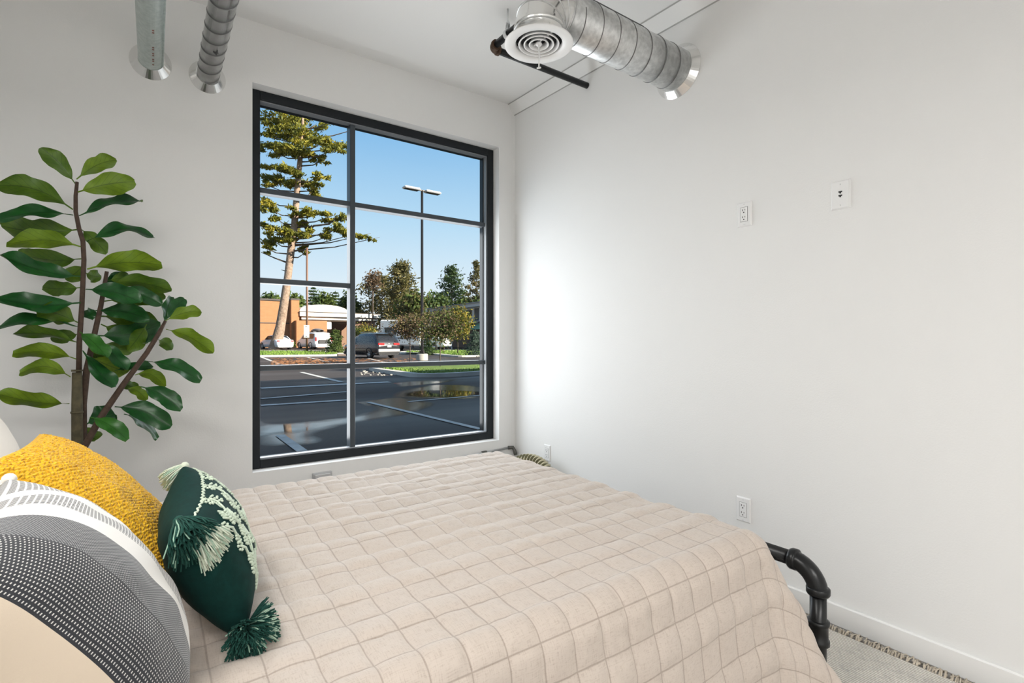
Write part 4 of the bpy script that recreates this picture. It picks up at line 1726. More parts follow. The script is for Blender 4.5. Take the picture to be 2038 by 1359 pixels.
# the tall leaning pine
DP = 51.0
pine = thing('pine_tree', 'tall leaning pine with yellow-green needle clumps and a thick pale trunk', 'tree', tuple(G(545, 699)))
KP = DP / F_PX
tr_pts = [(546, 702, 14), (551, 680, 11), (558, 650, 9), (566, 600, 8), (573, 550, 7), (579, 500, 7), (586, 450, 6.5), (589, 410, 6), (592, 370, 5.5), (597, 320, 4.8), (600, 280, 4), (602, 250, 3), (603, 225, 1.5)]
trunk = [W(x, y, DP) for x, y, r in tr_pts]
b = MB()
rad = [r * KP for x, y, r in tr_pts]
fine_t, fine_r = [], []
for i in range(len(trunk) - 1):
    for k in range(4):
        fine_t.append(trunk[i].lerp(trunk[i + 1], k / 4))
        fine_r.append(rad[i] + (rad[i + 1] - rad[i]) * k / 4)
fine_t[0].z -= .2
b.tube(fine_t, fine_r, 14)
b.build('trunk', m_trunk, pine)


def trunk_at(y):
    for (x0, y0, r0), (x1, y1, r1) in zip(tr_pts, tr_pts[1:]):
        if y1 <= y <= y0:
            return W(x0 + (x1 - x0) * (y - y0) / (y1 - y0), y, DP)
    return trunk[-1]


PADS = [(603, 232, 34, 12), (570, 238, 30, 14), (545, 250, 22, 10), (628, 248, 22, 9), (655, 243, 16, 5), (712, 256, 9, 4), (537, 270, 24, 10), (575, 265, 34, 14), (610, 272, 32, 14), (640, 285, 30, 10), (668, 288, 22, 8), (660, 300, 26, 8),
        (540, 292, 26, 10), (575, 292, 28, 12), (600, 300, 26, 12), (628, 312, 26, 8), (645, 318, 12, 5), (552, 305, 22, 8),
        (540, 333, 22, 7), (572, 338, 24, 10), (590, 348, 18, 8), (560, 356, 26, 10), (585, 368, 24, 9), (610, 362, 24, 10), (632, 352, 16, 8), (635, 370, 16, 6), (622, 383, 20, 7), (530, 368, 14, 8),
        (530, 398, 16, 12), (540, 418, 18, 12), (550, 436, 14, 8), (588, 428, 12, 9), (606, 420, 18, 7), (632, 423, 24, 8), (660, 430, 24, 8), (684, 436, 14, 8), (678, 455, 20, 10), (690, 470, 16, 8), (722, 468, 18, 6), (738, 476, 8, 4),
        (640, 464, 20, 6), (655, 470, 12, 5), (532, 455, 18, 10), (555, 462, 24, 11), (580, 458, 24, 12), (600, 466, 18, 10), (545, 480, 22, 9), (578, 480, 20, 9), (526, 492, 12, 7), (598, 492, 12, 9), (606, 504, 8, 5), (604, 445, 16, 8)]
rng = np.random.default_rng(3)
cv, sv = [], []
br = MB()
for (x, y, rx, ry) in PADS:
    dz = rng.normal() * min(rx * 1.2, 30) * KP
    c0 = W(x, y, DP + dz)
    n = int(rx * ry * 1.9) + 18
    q = rng.normal(size=(n, 3)) * .48
    q[:, 0] *= rx * KP
    q[:, 1] *= rx * KP * .9
    q[:, 2] *= ry * KP
    # a few sub clusters give gaps of sky
    m = max(3, int(rx * ry / 40))
    sub = rng.normal(size=(m, 3)) * .5 * np.array([rx * KP, rx * KP * .9, ry * KP])
    pick = rng.integers(0, m, n)
    p_ = sub[pick] + q * .45
    cv.append(np.array(c0) + p_)
    sv.append(rng.uniform(.12, .30, n))
    ty = min(700, y + abs(x - trunk_at(min(700, max(226, y))).x * 0 - 590) * .12 + 6)
    t0 = trunk_at(max(228, ty))
    mid = t0.lerp(c0, .55) + Vector((0, 0, -.25))
    br.tube([t0, mid, c0, c0 + (c0 - mid) * .25], [.085, .055, .03, .012], 5)
br.tube([W(570, 522, DP), W(548, 514, DP), W(520, 502, DP - 1)], [.10, .07, .04], 6)
br.tube([W(588, 480, DP), W(625, 449, DP), W(655, 446, DP - .5), W(672, 430, DP - .6)], [.12, .10, .08, .04], 6)
br.tube([W(570, 540, DP), W(560, 537, DP)], [.05, .03], 5)
v, f = quads_from(np.concatenate(cv), np.concatenate(sv), rng, .35)
np_mesh('needles', v, f, m_pine, pine)
br.build('branches', m_trunk2, pine)


def conifer(label, px, py_top, py_base, d, wpx, mat, seed, dens=1.0, grp=None, bare=.08, name='conifer', size=(.10, .24)):
    rng = np.random.default_rng(seed)
    top = W(px, py_top, d)
    bs = W(px, py_base, d)
    k = d / F_PX
    bs.z = gz(bs.y)
    H = top.z - bs.z
    o = thing(name, label, 'tree', tuple(bs), 0, grp)
    b = MB()
    b.tube([bs + Vector((0, 0, -.1)), bs.lerp(top, .5), top], [max(.04, H * .014), H * .008, .015], 7)
    cs, sz = [], []
    nw = int(7 + H * 1.0)
    for i in range(nw):
        f = bare + (1 - bare) * i / nw
        rr_ = wpx * k / 2 * (1 - f) ** .7 * rng.uniform(.78, 1.2) + .12
        nb = max(4, int(5 + rr_ * 2.2))
        a0 = rng.uniform(0, 6.28)
        for j in range(nb):
            a = a0 + 6.283 * j / nb + rng.normal() * .2
            l = rr_ * rng.uniform(.6, 1.15)
            m = int((10 + l * 16) * dens)
            s = rng.uniform(.03, 1, m) ** .7
            x = np.cos(a) * l * s + rng.normal(size=m) * .09 * (l + .4)
            y = np.sin(a) * l * s + rng.normal(size=m) * .09 * (l + .4)
            z = f * H + .18 * l * s - .25 * l * s * s + rng.normal(size=m) * (.03 * l + .04)
            cs.append(np.stack([x, y, z], 1) + np.array(bs))
            sz.append(rng.uniform(size[0], size[1], m) * (.6 + .05 * H))
            if H > 4:
                z0 = bs.z + f * H
                b.tube([bs + Vector((0, 0, f * H)), Vector((bs.x + math.cos(a) * l * .9, bs.y + math.sin(a) * l * .9, z0 - .06 * l))], [.03 + .004 * H, .01], 4, caps=False)
    b.build('trunk', m_trunk2, o)
    v, f = quads_from(np.concatenate(cs), np.concatenate(sz), rng, .4)
    np_mesh('foliage', v, f, mat, o)
    return o


def far_pine(label, px, py_top, py_base, d, wpx, mat, seed, n_pads=46, low=.22, size=(.22, .42), taper=.65, per=60, grp=None):
    """irregular pine: flat needle pads at the ends of rising branches"""
    rng = np.random.default_rng(seed)
    top = W(px, py_top, d)
    bs = W(px, py_base, d)
    k = d / F_PX
    bs.z = gz(bs.y)
    H = top.z - bs.z
    rm = wpx * k / 2
    o = thing('pine_tree', label, 'tree', tuple(bs), 0, grp)
    b = MB()
    b.tube([bs + Vector((0, 0, -.1)), bs.lerp(top, .5), top - Vector((0, 0, .3))], [H * .016, H * .010, .02], 8)
    cs, sz = [], []
    for i in range(n_pads):
        f = low + (1 - low) * (i + rng.random()) / n_pads
        r = rm * (1 - ((f - low) / (1 - low)) ** 1.6) ** taper * rng.uniform(.25, .95)
        a = i * 2.4 + rng.normal() * .4
        c = np.array([bs.x + math.cos(a) * r, bs.y + math.sin(a) * r, bs.z + f * H])
        pr = rm * rng.uniform(.16, .30) * (1.15 - .6 * f)
        m = int(per * rng.uniform(.7, 1.3))
        cs.append(c + rng.normal(size=(m, 3)) * np.array([pr, pr, pr * .42]))
        sz.append(rng.uniform(size[0], size[1], m))
        t0 = Vector((bs.x, bs.y, bs.z + max(.1, f - .05) * H))
        b.tube([t0, t0.lerp(Vector(c), .6) + Vector((0, 0, -.1)), Vector(c)], [.09 * (1 - f) + .03, .05, .02], 5, caps=False)
    m = 30
    cs.append(np.array(top) - np.array([0, 0, .5]) + rng.normal(size=(m, 3)) * np.array([.18, .18, .4]) * rm * .35)
    sz.append(rng.uniform(size[0], size[1], m))
    b.build('trunk', m_trunk2, o)
    v, f = quads_from(np.concatenate(cs), np.concatenate(sz), rng, .32)
    np_mesh('foliage', v, f, mat, o)
    return o


def leafy(label, px, py_top, py_bot, py_base, d, wpx, mats, seed, n=2500, grp=None, size=(.10, .2), trunk_r=.05, gaps=14, name='tree', thin=.42):
    rng = np.random.default_rng(seed)
    k = d / F_PX
    bs = W(px, py_base, d)
    bs.z = gz(bs.y)
    z0, z1 = W(px, py_bot, d).z, W(px, py_top, d).z
    rx = wpx * k / 2
    o = thing(name, label, 'tree', tuple(bs), 0, grp)
    cl = rng.normal(size=(gaps, 3))
    cl /= np.linalg.norm(cl, axis=1)[:, None]
    cl *= rng.uniform(.25, .85, gaps)[:, None]
    pick = rng.integers(0, gaps, n)
    p = cl[pick] + rng.normal(size=(n, 3)) * thin * .6
    p *= np.array([rx, rx, (z1 - z0) / 2])
    p += np.array([bs.x, bs.y, (z0 + z1) / 2])
    p = p[p[:, 2] > bs.z + .1]
    v, f = quads_from(p, rng.uniform(size[0], size[1], len(p)), rng, .6)
    mi = rng.integers(0, len(mats), len(p))
    b = MB()
    b.tube([bs + Vector((0, 0, -.1)), Vector((bs.x, bs.y, z0 + (z1 - z0) * .35)), Vector((bs.x + .05, bs.y, z0 + (z1 - z0) * .85))], [trunk_r, trunk_r * .8, trunk_r * .3], 8)
    for c_ in cl[: 9]:
        e = Vector((bs.x + c_[0] * rx, bs.y + c_[1] * rx, (z0 + z1) / 2 + c_[2] * (z1 - z0) / 2))
        s = Vector((bs.x, bs.y, z0 + (e.z - z0) * .35)) if e.z > z0 else Vector((bs.x, bs.y, z0))
        b.tube([s, s.lerp(e, .5) + Vector((0, 0, .05)), e], [trunk_r * .5, trunk_r * .35, trunk_r * .15], 5)
    b.build('trunk', m_trunk2, o)
    np_mesh('foliage', v, f, mats, o, midx=mi)
    return o


# far trees
conifer('dark green fir rising behind the white vaulted canopy roof', 624, 568, 690, 88, 62, m_dark_con, 1, 1.2, bare=.15)
conifer('dark pointed fir behind the right end of the white canopy', 668, 577, 690, 92, 46, m_dark_con, 2, 1.2)
leafy('pale green tree between the two firs behind the canopy', 646, 584, 640, 690, 90, 44, [m_leafy], 3, 2200, size=(.2, .4), trunk_r=.12)
leafy('green tree behind the canopy against the window mullion', 692, 588, 650, 690, 86, 52, [m_leafy, m_dark_con], 4, 2600, size=(.2, .4), trunk_r=.12)
leafy('small treetop peeping over the brick wall at the left', 546, 584, 610, 690, 80, 46, [m_leafy, m_dark_con], 5, 1500, size=(.2, .38), trunk_r=.12)
leafy('treetop peeping over the brick wall beside the pine trunk', 588, 588, 625, 690, 82, 32, [m_leafy], 55, 900, size=(.2, .36), trunk_r=.12)
far_pine('tall bushy olive pine behind the motorhome, left of the lamp pole', 800, 524, 690, 78, 96, m_olive_con, 6, 64, .25)
far_pine('broad olive-brown pine behind the dark car', 760, 552, 690, 84, 112, m_olive_con, 7, 60, .2, taper=.5)
leafy('sparse reddish-brown treetop above the dark car', 742, 536, 584, 690, 66, 46, [m_brown], 8, 700, size=(.1, .22), trunk_r=.10, gaps=16)
leafy('bushy olive tree under the lamp pole, behind the motorhome', 822, 580, 650, 690, 64, 80, [m_olive_con, m_leafy], 9, 3000, size=(.14, .3), trunk_r=.1)
far_pine('bright green pine over the grey motel roof', 899, 532, 690, 96, 80, m_dark_con, 10, 60, .3, taper=.9)
far_pine('thin pine over the motel roof at the right edge of the window', 948, 520, 690, 92, 52, m_olive_con, 11, 40, .3, taper=.8, per=45)
leafy('round green tree behind the motel roof', 862, 578, 640, 690, 88, 62, [m_leafy, m_dark_con], 12, 2600, size=(.2, .4), trunk_r=.12)
leafy('green tree at the right behind the motel roof', 930, 584, 650, 690, 92, 70, [m_leafy, m_dark_con], 13, 2600, size=(.2, .4), trunk_r=.12)
# young trees and shrubs on the near plots
leafy('young reddish-olive tree on a thin trunk, right of the dark car', 816, 624, 682, 722, 27.5, 82, [m_brown, m_olive_con], 14, 3600, size=(.035, .075), trunk_r=.03, gaps=22)
leafy('young brown-green tree standing on the grass island', 876, 616, 684, 737, 20.0, 86, [m_brown, m_olive_con, m_leafy], 15, 4200, size=(.03, .06), trunk_r=.024, gaps=22)
leafy('young tree turning yellow on a pale trunk, on the grass verge', 911, 613, 676, 702, 45.0, 64, [m_yellow, m_yellow, m_leafy], 16, 2600, size=(.07, .14), trunk_r=.05, gaps=16)
conifer('clipped dense olive conifer shrub at the end of the grass strip', 667, 653, 703, 45.5, 40, m_leafy, 17, 4.0, bare=.02, name='conifer_shrub', size=(.08, .15))
conifer('small dark conifer shrub beside the foot of the lamp pole', 850, 666, 703, 44.5, 34, m_dark_con, 18, 4.0, bare=.02, name='conifer_shrub', size=(.07, .13))
conifer('blue-grey spruce on the grass verge at the right edge of the window', 946, 655, 706, 40, 46, m_blue, 19, 3.5, bare=.02, name='spruce', size=(.05, .12))
leafy('yellow-green shrub behind the dark car', 733, 642, 672, 690, 53, 34, [m_yellow, m_leafy], 20, 800, size=(.06, .12), trunk_r=.04, name='shrub')
leafy('yellow-green shrub behind the dark car, beside the mullion', 712, 645, 682, 692, 54, 24, [m_leafy], 21, 600, size=(.06, .12), trunk_r=.04, name='shrub')
for px, lab in ((524, 'low round green bush at the foot of the brick wall, leftmost'), (580, 'low round green bush at the brick wall between the two white cars')):
    leafy(lab, px, 680, 694, 694, 60, 14, [m_leafy], 30 + px, 700, size=(.05, .1), trunk_r=.03, name='bush', gaps=12, thin=.5)
# ---------------------------------------------------------------- lamp pole, sign pole
m_pole = M('pole_bronze', (.030, .026, .024), .45, .3)
m_head = M('lamp_head_grey', (.62, .62, .62), .4)
pb = G(840, 717)
DL = (pb.x * SN + pb.y * CS)
lp = thing('street_lamp', 'tall dark double-headed car park lamp on a concrete base', 'street lamp', tuple(pb))
px_ = pb.x
top = W(838.5, 379, DL)
b = MB()
b.lathe((pb.x, pb.y, pb.z - .05), (0, 0, 1), [(.36, 0), (.36, .42), (.33, .46), (.001, .46)], 28, 0)
b.build('concrete_base', m_walk, lp)
b = MB()
b.tube([(pb.x, pb.y, pb.z + .43), (pb.x, pb.y, pb.z + .46)], .26, 4, smooth=False)
b.tube([(pb.x, pb.y, pb.z + .46), (pb.x, pb.y, pb.z + .60)], .17, 4, smooth=False)
b.build('base_cover', m_pole, lp)
b = MB()
b.tube([(pb.x, pb.y, pb.z + .45), (pb.x, pb.y, top.z)], [.10, .085], 4, smooth=False)
b.build('pole', m_pole, lp)
rt = Vector((CS, -SN, 0)) * .8 + Vector((SN, CS, 0)) * .6
rt.normalize()
for s in (-1, 1):
    c0 = Vector((pb.x, pb.y, top.z - .02))
    ang = Matrix.Rotation(math.atan2(rt.y, rt.x), 3, 'Z')
    b = MB()
    lo, hi = Vector((.2 if s > 0 else -1.26, -.24, -.05)), Vector((1.26 if s > 0 else -.2, .24, .09))
    b.box((c0.x + lo.x, c0.y + lo.y, c0.z + lo.z), (c0.x + hi.x, c0.y + hi.y, c0.z + hi.z), bev=.05, rot=ang, about=c0)
    hd = b.build('lamp_head', m_head, lp)
    b = MB()
    b.box((c0.x + lo.x + .08, c0.y - .16, c0.z - .062), (c0.x + hi.x - .08, c0.y + .16, c0.z - .045), rot=ang, about=c0)
    b.build('lamp_lens', m_slot, hd)
    b = MB()
    b.box((c0.x + min(0, s * .2), c0.y - .05, c0.z - .02), (c0.x + max(0, s * .2), c0.y + .05, c0.z + .05), rot=ang, about=c0)
    b.build('arm', m_pole, lp)
sb = G(611, 702)
DS = sb.x * SN + sb.y * CS
so = thing('sign_pole', 'slender brown pole with a small white sign, left part of the window', 'pole', tuple(sb))
m_bpole = M('pole_brown', (.16, .085, .055), .6)
tp = W(610, 493, DS)
b = MB()
b.tube([sb + Vector((0, 0, -.1)), Vector((sb.x, sb.y, tp.z))], [.10, .085], 10)
b.build('pole', m_bpole, so)
s0, s1 = W(607, 647, DS), W(617, 672, DS)
wv = Vector((CS, -SN, 0)) * .24
cs_ = Vector((sb.x, sb.y, 0)) - Vector((SN, CS, 0)) * .12
b = MB()
b.prism([cs_ - wv + Vector((0, 0, s1.z)), cs_ + wv + Vector((0, 0, s1.z)), cs_ + wv + Vector((0, 0, s0.z)), cs_ - wv + Vector((0, 0, s0.z))], Vector((SN, CS, 0)) * .03)
sg = b.build('sign_plate', M('sign_white', (.82, .82, .80), .5), so)
b = MB()
for z in (s0.z - .12, s1.z + .12):
    b.ball(cs_ + Vector((0, 0, z)) - Vector((SN, CS, 0)) * .005, .03, 8)
b.build('sign_bolt', m_slot, sg)

# ---------------------------------------------------------------- brick building and canopy
t = NT('orange_brick')
vec = t.coords('Object')
bk = t.n('ShaderNodeTexBrick')
mp = t.n('ShaderNodeMapping')
t.put(mp.inputs[0], vec)
mp.inputs['Rotation'].default_value = (math.radians(90), 0, 0)
t.put(bk.inputs['Vector'], mp)
bk.inputs['Scale'].default_value = 1.0
bk.inputs['Brick Width'].default_value = .30
bk.inputs['Row Height'].default_value = .10
bk.inputs['Mortar Size'].default_value = .012
bk.inputs['Color1'].default_value = rgba((.33, .135, .052))
bk.inputs['Color2'].default_value = rgba((.38, .165, .068))
bk.inputs['Mortar'].default_value = rgba((.36, .22, .13))
nz = t.noise(.5, vec, 3)
c = t.mix(t.math('MULTIPLY', nz.outputs[0], .3), bk.outputs[0], rgba((.30, .13, .055)))
m_brick = t.done(t.bsdf(c, .9))
m_cop = M('dark_coping', (.06, .05, .045), .6)
m_cream = M('canopy_white', (.78, .73, .64), .6)
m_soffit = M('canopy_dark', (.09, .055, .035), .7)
YB_ = 66.0
xl, xr = -14.0, on_y(594, 640, YB_ - .6).x
zt = on_y(560, 599, YB_).z
zg = gz(YB_) - .1
bb = thing('brick_building', 'orange brick building with a dark coping line, left side behind the pine trunk', 'building', ((xl + xr) / 2, YB_, gz(YB_)))
MB().box((xl, YB_, zg), (xr - .6, YB_ + 14, zt)).build('wall', m_brick, bb)
MB().box((xr - .9, YB_ - 1.0, zg), (xr, YB_ + 14, zt + .12)).build('pier', m_brick, bb)
MB().box((xl, YB_ - .1, zt), (xr - .9, YB_ + 14, zt + .22)).build('coping', m_cop, bb)
MB().box((xr - .95, YB_ - 1.05, zt + .12), (xr + .05, YB_ + 14, zt + .3)).build('coping', m_cop, bb)
zb = on_y(560, 643, YB_).z
MB().box((xl, YB_ - .04, zb - .06), (xr - .9, YB_ + .01, zb + .06)).build('band', m_cop, bb)
YW = 64.0
xr2 = on_y(651, 660, YW).x
zl = on_y(620, 638, YW).z
MB().box((on_y(590, 640, YW).x, YW, gz(YW) - .1), (xr2, YB_ + .4, zl)).build('low_wall', m_brick, bb)
MB().box((xr2, YW + .6, zl - 1.0), (xr2 + .7, YW + 2, zl - .1), bev=.05).build('wall_cabinet', M('cabinet_white', (.75, .74, .70), .5), bb)
# canopy
YC0, YC1 = 64.8, 76.0
xc0, xc1 = on_y(597, 620, YC0).x, on_y(757, 630, YC0).x
xv1 = on_y(694, 620, YC0).x
z_hi, z_lo = on_y(640, 622, YC0).z, on_y(640, 636, YC0).z
cn = thing('canopy', 'white entrance canopy with a vaulted roof and stepped fascia, beside the brick building', 'canopy', ((xc0 + xc1) / 2, YC0, gz(YC0)))
MB().box((xc0, YC0, z_lo + .38), (xc1, YC1, z_hi)).build('fascia', m_cream, cn)
MB().box((xc0 + .25, YC0 + .3, z_lo), (xc1 - .25, YC1 - .3, z_lo + .36)).build('lower_fascia', m_cream, cn)
MB().box((xc0 - .05, YC0 - .05, z_hi), (xc1 + .05, YC1 + .05, z_hi + .08)).build('gutter', m_cop, cn)
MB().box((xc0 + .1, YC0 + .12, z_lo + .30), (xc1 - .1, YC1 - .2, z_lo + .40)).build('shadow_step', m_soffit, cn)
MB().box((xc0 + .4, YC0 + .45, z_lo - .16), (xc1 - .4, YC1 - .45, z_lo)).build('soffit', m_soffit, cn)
zv = on_y(642, 606, YC0).z
P = []
for i in range(21):
    a = math.pi * (i / 20)
    x = (xc0 + xv1) / 2 - (xv1 - xc0) / 2 * math.cos(a)
    z = z_hi + .06 + (zv - z_hi - .06) * math.sin(a) ** .8
    P.append([Vector((x, YC0 + .2, z)), Vector((x, YC1 - .2, z))])
b = MB()
b.grid(P, 0, True, flip=True)
b.add([r[0] for r in P], [tuple(range(len(P)))[::-1]])
b.add([r[1] for r in P], [tuple(range(len(P)))])
b.build('vaulted_roof', m_cream, cn)
m_col = M('canopy_column', (.42, .26, .17), .8)
for x in (xv1 + .4, xc1 - .8):
    for y in (YC0 + .9, YC1 - 1.2):
        MB().box((x - .3, y - .3, gz(y) - .1), (x + .3, y + .3, z_lo - .15)).build('column', m_col, cn)
# dim entrance wall further back under the canopy
MB().box((xr2 + 1.5, YC1 + .5, gz(YC1) - .1), (xc1 + 3, YC1 + 8, z_lo + .6)).build('entrance_wall', M('entrance_brown', (.22, .13, .085), .8), cn)

# ---------------------------------------------------------------- motel on the right
t = NT('lap_siding')
sp_ = t.n('ShaderNodeSeparateXYZ')
t.put(sp_.inputs[0], t.coords('Object'))
fr_ = t.math('FRACT', t.math('MULTIPLY', sp_.outputs[2], 5.0))
m_siding = t.done(t.bsdf(rgba((.62, .62, .64)), .7, 0, t.bump(fr_, .6, .03)))
m_roof = M('roof_grey', (.20, .21, .23), .6)
m_mot_dark = M('motel_dark', (.13, .10, .085), .8)
pa, pbm = W(846, 690, 71), W(968, 690, 57)
md = (pbm - pa)
md.z = 0
mlen = md.length
mo_rz = math.atan2(md.y, md.x)
cenm = Vector((pa.x, pa.y, gz(pa.y)))
mo = thing('motel', 'two-storey grey-sided motel with a flat grey roof at the right of the window', 'building', tuple(cenm), mo_rz)
zr_ = W(958, 600, 58).z - cenm.z     # roof top
# local x runs along the facade towards us, local y away from the car park
L_ = mlen + 6
MB().box((0, .8, 3.1), (L_, 9, zr_ - .5)).build('upper_wall', m_siding, mo, True)
MB().box((0, 1.2, -.3), (L_, 9, 3.1)).build('lower_wall', m_mot_dark, mo, True)
MB().box((-.6, -.2, zr_ - .5), (L_ + .5, 9.6, zr_ - .12)).build('fascia', M('fascia_grey', (.42, .44, .47), .6), mo, True)
MB().box((-.7, -.35, zr_ - .12), (L_ + .6, 9.7, zr_)).build('roof', m_roof, mo, True)
for x in (mlen - 1.9, mlen - 5.5, 2.5, 6.0):
    w_ = MB().box((x - .75, .72, zr_ - 2.3), (x + .75, .82, zr_ - .75), bev=.02).build('window', m_mot_dark, mo, True)
    MB().box((x - .62, .69, zr_ - 2.17), (x + .62, .73, zr_ - .88)).build('pane', M('motel_glass', (.02, .025, .03), .08), w_, True)
for x in (mlen - 3.6, mlen - 7.5):
    MB().box((x - .5, .74, 3.2), (x + .5, .81, zr_ - .6)).build('door', M('motel_door', (.05, .055, .07), .5), mo, True)
b = MB()
b.prism([Vector((mlen - 4.6, -.1, 2.15)), Vector((mlen - 4.6, 1.25, 3.0)), Vector((mlen - 4.6, 1.25, 2.1))], (4.0, 0, 0))
b.build('awning', M('awning_green', (.16, .33, .25), .7), mo, True)
b = MB()
b.prism([Vector((mlen - 6.4, -.9, 2.9)), Vector((mlen - 5.0, -.9, 3.7)), Vector((mlen - 3.6, -.9, 2.9))], (0, 2.0, 0))
b.build('gable', M('gable_white', (.6, .6, .6), .6), mo, True)

# ---------------------------------------------------------------- vehicles (local frame: nose +y, x to the right)
m_tyre = M('tyre', (.015, .015, .016), .8)
m_rim = M('rim_alloy', (.55, .55, .56), .3, .9)
m_carglass = M('car_glass', (.015, .02, .025), .06)
m_red = M('tail_red', (.55, .02, .02), .25)
m_plate = M('number_plate', (.75, .76, .78), .5)
m_trimb = M('car_trim', (.02, .02, .022), .5)


def car(name, label, loc, rz, Lc, Wc, Hc, paint, prof, grp=None):
    """prof: stations (y fraction, body half width factor, belt height, roof height, roof width factor)"""
    o = thing(name, label, 'car', loc, rz, grp)
    hw = Wc / 2
    zb = .22
    rows = []
    for (fy, wf, belt, roof, rf) in prof:
        y = (fy - .5) * Lc
        w = hw * wf
        rw = w * rf
        sec = [(-w * .80, zb), (-w * .96, zb + .06), (-w, zb + .30), (-w, belt * .80), (-w * .97, belt)]
        top = []
        if roof > belt + .05:
            for f in (.33, .66, .9):
                top.append((-(w * .97 + (rw - w * .97) * f), belt + (roof - belt) * f))
            top.append((-rw * .82, roof - .01))
            top.append((-rw * .4, roof + .015))
        else:
            for f in (.2, .4, .6):
                top.append((-w * .97 * (1 - f * .35), belt + (roof - belt) * f * .9))
            top.append((-w * .55, roof))
            top.append((-w * .25, roof + .01))
        half = sec + top
        full = half + [(-x, z) for x, z in half[::-1]]
        rows.append([Vector((x, y, z)) for x, z in full])
    b = MB()
    b.grid(rows, 0, True)
    b.add(rows[0], [tuple(range(len(rows[0])))])
    b.add(rows[-1], [tuple(range(len(rows[-1])))[::-1]])
    body = b.build('body', paint, o, True)
    # flip check is not needed: paint is opaque on both sides
    # wheels
    wb = .29 * Lc
    for sx in (-1, 1):
        for sy in (-1, 1):
            wr = .34 if Hc > 1.6 else .32
            c = Vector((sx * (hw - .13), sy * wb, wr))
            b = MB()
            b.lathe(c - Vector((.11, 0, 0)), (1, 0, 0), [(wr * .62, 0), (wr * .95, .0), (wr, .04), (wr, .18), (wr * .95, .22), (wr * .62, .22)], 26)
            wl = b.build('wheel', m_tyre, o, True)
            b = MB()
            b.lathe(c + Vector((sx * .075, 0, 0)), (sx, 0, 0), [(.0005, .02), (.06, .025), (.07, .0), (wr * .55, .0), (wr * .63, .035), (wr * .63, -.1)], 26)
            for k in range(5):
                a = 2 * math.pi * k / 5
                d = Vector((0, math.cos(a), math.sin(a)))
                b.tube([c + Vector((sx * .088, 0, 0)), c + Vector((sx * .088, 0, 0)) + d * wr * .58], .035, 5)
            b.build('rim', m_rim, wl, True)
            b = MB()
            arch = [Vector((sx * (hw + .004), sy * wb + (wr + .05) * math.cos(a), wr + (wr + .05) * math.sin(a))) for a in [math.pi * k / 14 for k in range(15)]]
            b.tube(arch, .035, 6)
            b.build('wheel_arch', m_trimb, wl, True)
    return o, rows


def car_window(name, o, pts, out, mat=None, parent=None):
    """raised glass panel from four corners"""
    pts = [Vector(p) for p in pts]
    n = (pts[1] - pts[0]).cross(pts[2] - pts[0]).normalized()
    if n.dot(Vector(out)) < 0:
        n = -n
    b = MB()
    b.prism([p - n * .01 for p in pts], n * .022)
    return b.build(name, mat or m_carglass, o, True)


SUVP = [(0, .86, .80, .86, .9), (.012, .93, 1.02, 1.08, .9), (.035, .965, 1.08, 1.30, .86), (.09, .98, 1.08, 1.66, .80), (.16, .99, 1.07, 1.75, .79), (.35, 1.0, 1.05, 1.78, .79), (.52, 1.0, 1.04, 1.76, .78), (.60, 1.0, 1.03, 1.66, .77),
        (.70, .99, 1.03, 1.14, .85), (.74, .98, 1.0, 1.05, .85), (.88, .95, .95, 1.0, .85), (.97, .88, .85, .90, .85), (1.0, .74, .70, .76, .85)]
t = NT('suv_paint')
m_suv = t.done(t.bsdf((.035, .036, .040), .22, .55, None, Coat_Weight=.6))
g0 = G(757, 713.5)
gr_ = G(781, 713)
rz_suv = math.radians(12)
suv, rows = car('suv', 'dark grey SUV parked nose away beside the lamp pole, red tail lights towards us', (gr_.x - .75, gr_.y + 2.4, gz(gr_.y)), rz_suv, 4.9, 1.98, 1.78, m_suv, SUVP)
LC, HW = 4.9, .99


def yb(f):
    return (f - .5) * LC


car_window('rear_window', suv, [(-.74, yb(.034) - .02, 1.18), (.74, yb(.034) - .02, 1.18), (.66, yb(.085) - .03, 1.60), (-.66, yb(.085) - .03, 1.60)], (0, -1, .3))
for s in (-1, 1):
    for (f0, f1, ft0, ft1, zt_) in ((.12, .30, .15, .30, 1.60), (.315, .46, .315, .46, 1.62), (.475, .66, .475, .585, 1.56)):
        fz = (1.14 - 1.06) / .7
        x0 = s * (HW * .965 - .03)
        x1 = s * (HW * .965 - .20 + .03)
        car_window('side_window', suv, [(x0, yb(f0), 1.14), (x0, yb(f1), 1.14), (x1, yb(ft1), zt_), (x1, yb(ft0), zt_)], (s, 0, .2))
    tl_ = MB().box((s * .62 - .24, yb(0) - .02, .93), (s * .62 + .24, yb(.02) + .05, 1.08), bev=.02).build('tail_light', m_red, suv, True)
    MB().tube([(s * .68, yb(.14), 1.79), (s * .68, yb(.18), 1.84), (s * .68, yb(.50), 1.84), (s * .68, yb(.54), 1.79)], .022, 8).build('roof_rail', m_rim, suv, True)
    MB().box((s * (HW + .10) - .10, yb(.64), 1.05), (s * (HW + .10) + .10, yb(.68), 1.20), bev=.04).build('mirror', m_suv, suv, True)
MB().box((-.88, yb(0) - .07, .44), (.88, yb(.02), .66), bev=.04).build('rear_bumper', M('bumper_grey', (.32, .32, .33), .5), suv, True)
MB().box((-.16, yb(0) - .04, .78), (.16, yb(.01), .92)).build('number_plate', m_plate, suv, True)
MB().box((-.70, yb(.06), 1.66), (.70, yb(.14), 1.73), bev=.02).build('spoiler', m_suv, suv, True)
MB().box((-.06, yb(0) + .015, 1.0), (.06, yb(.02), 1.06)).build('tailgate_handle', m_rim, suv, True)

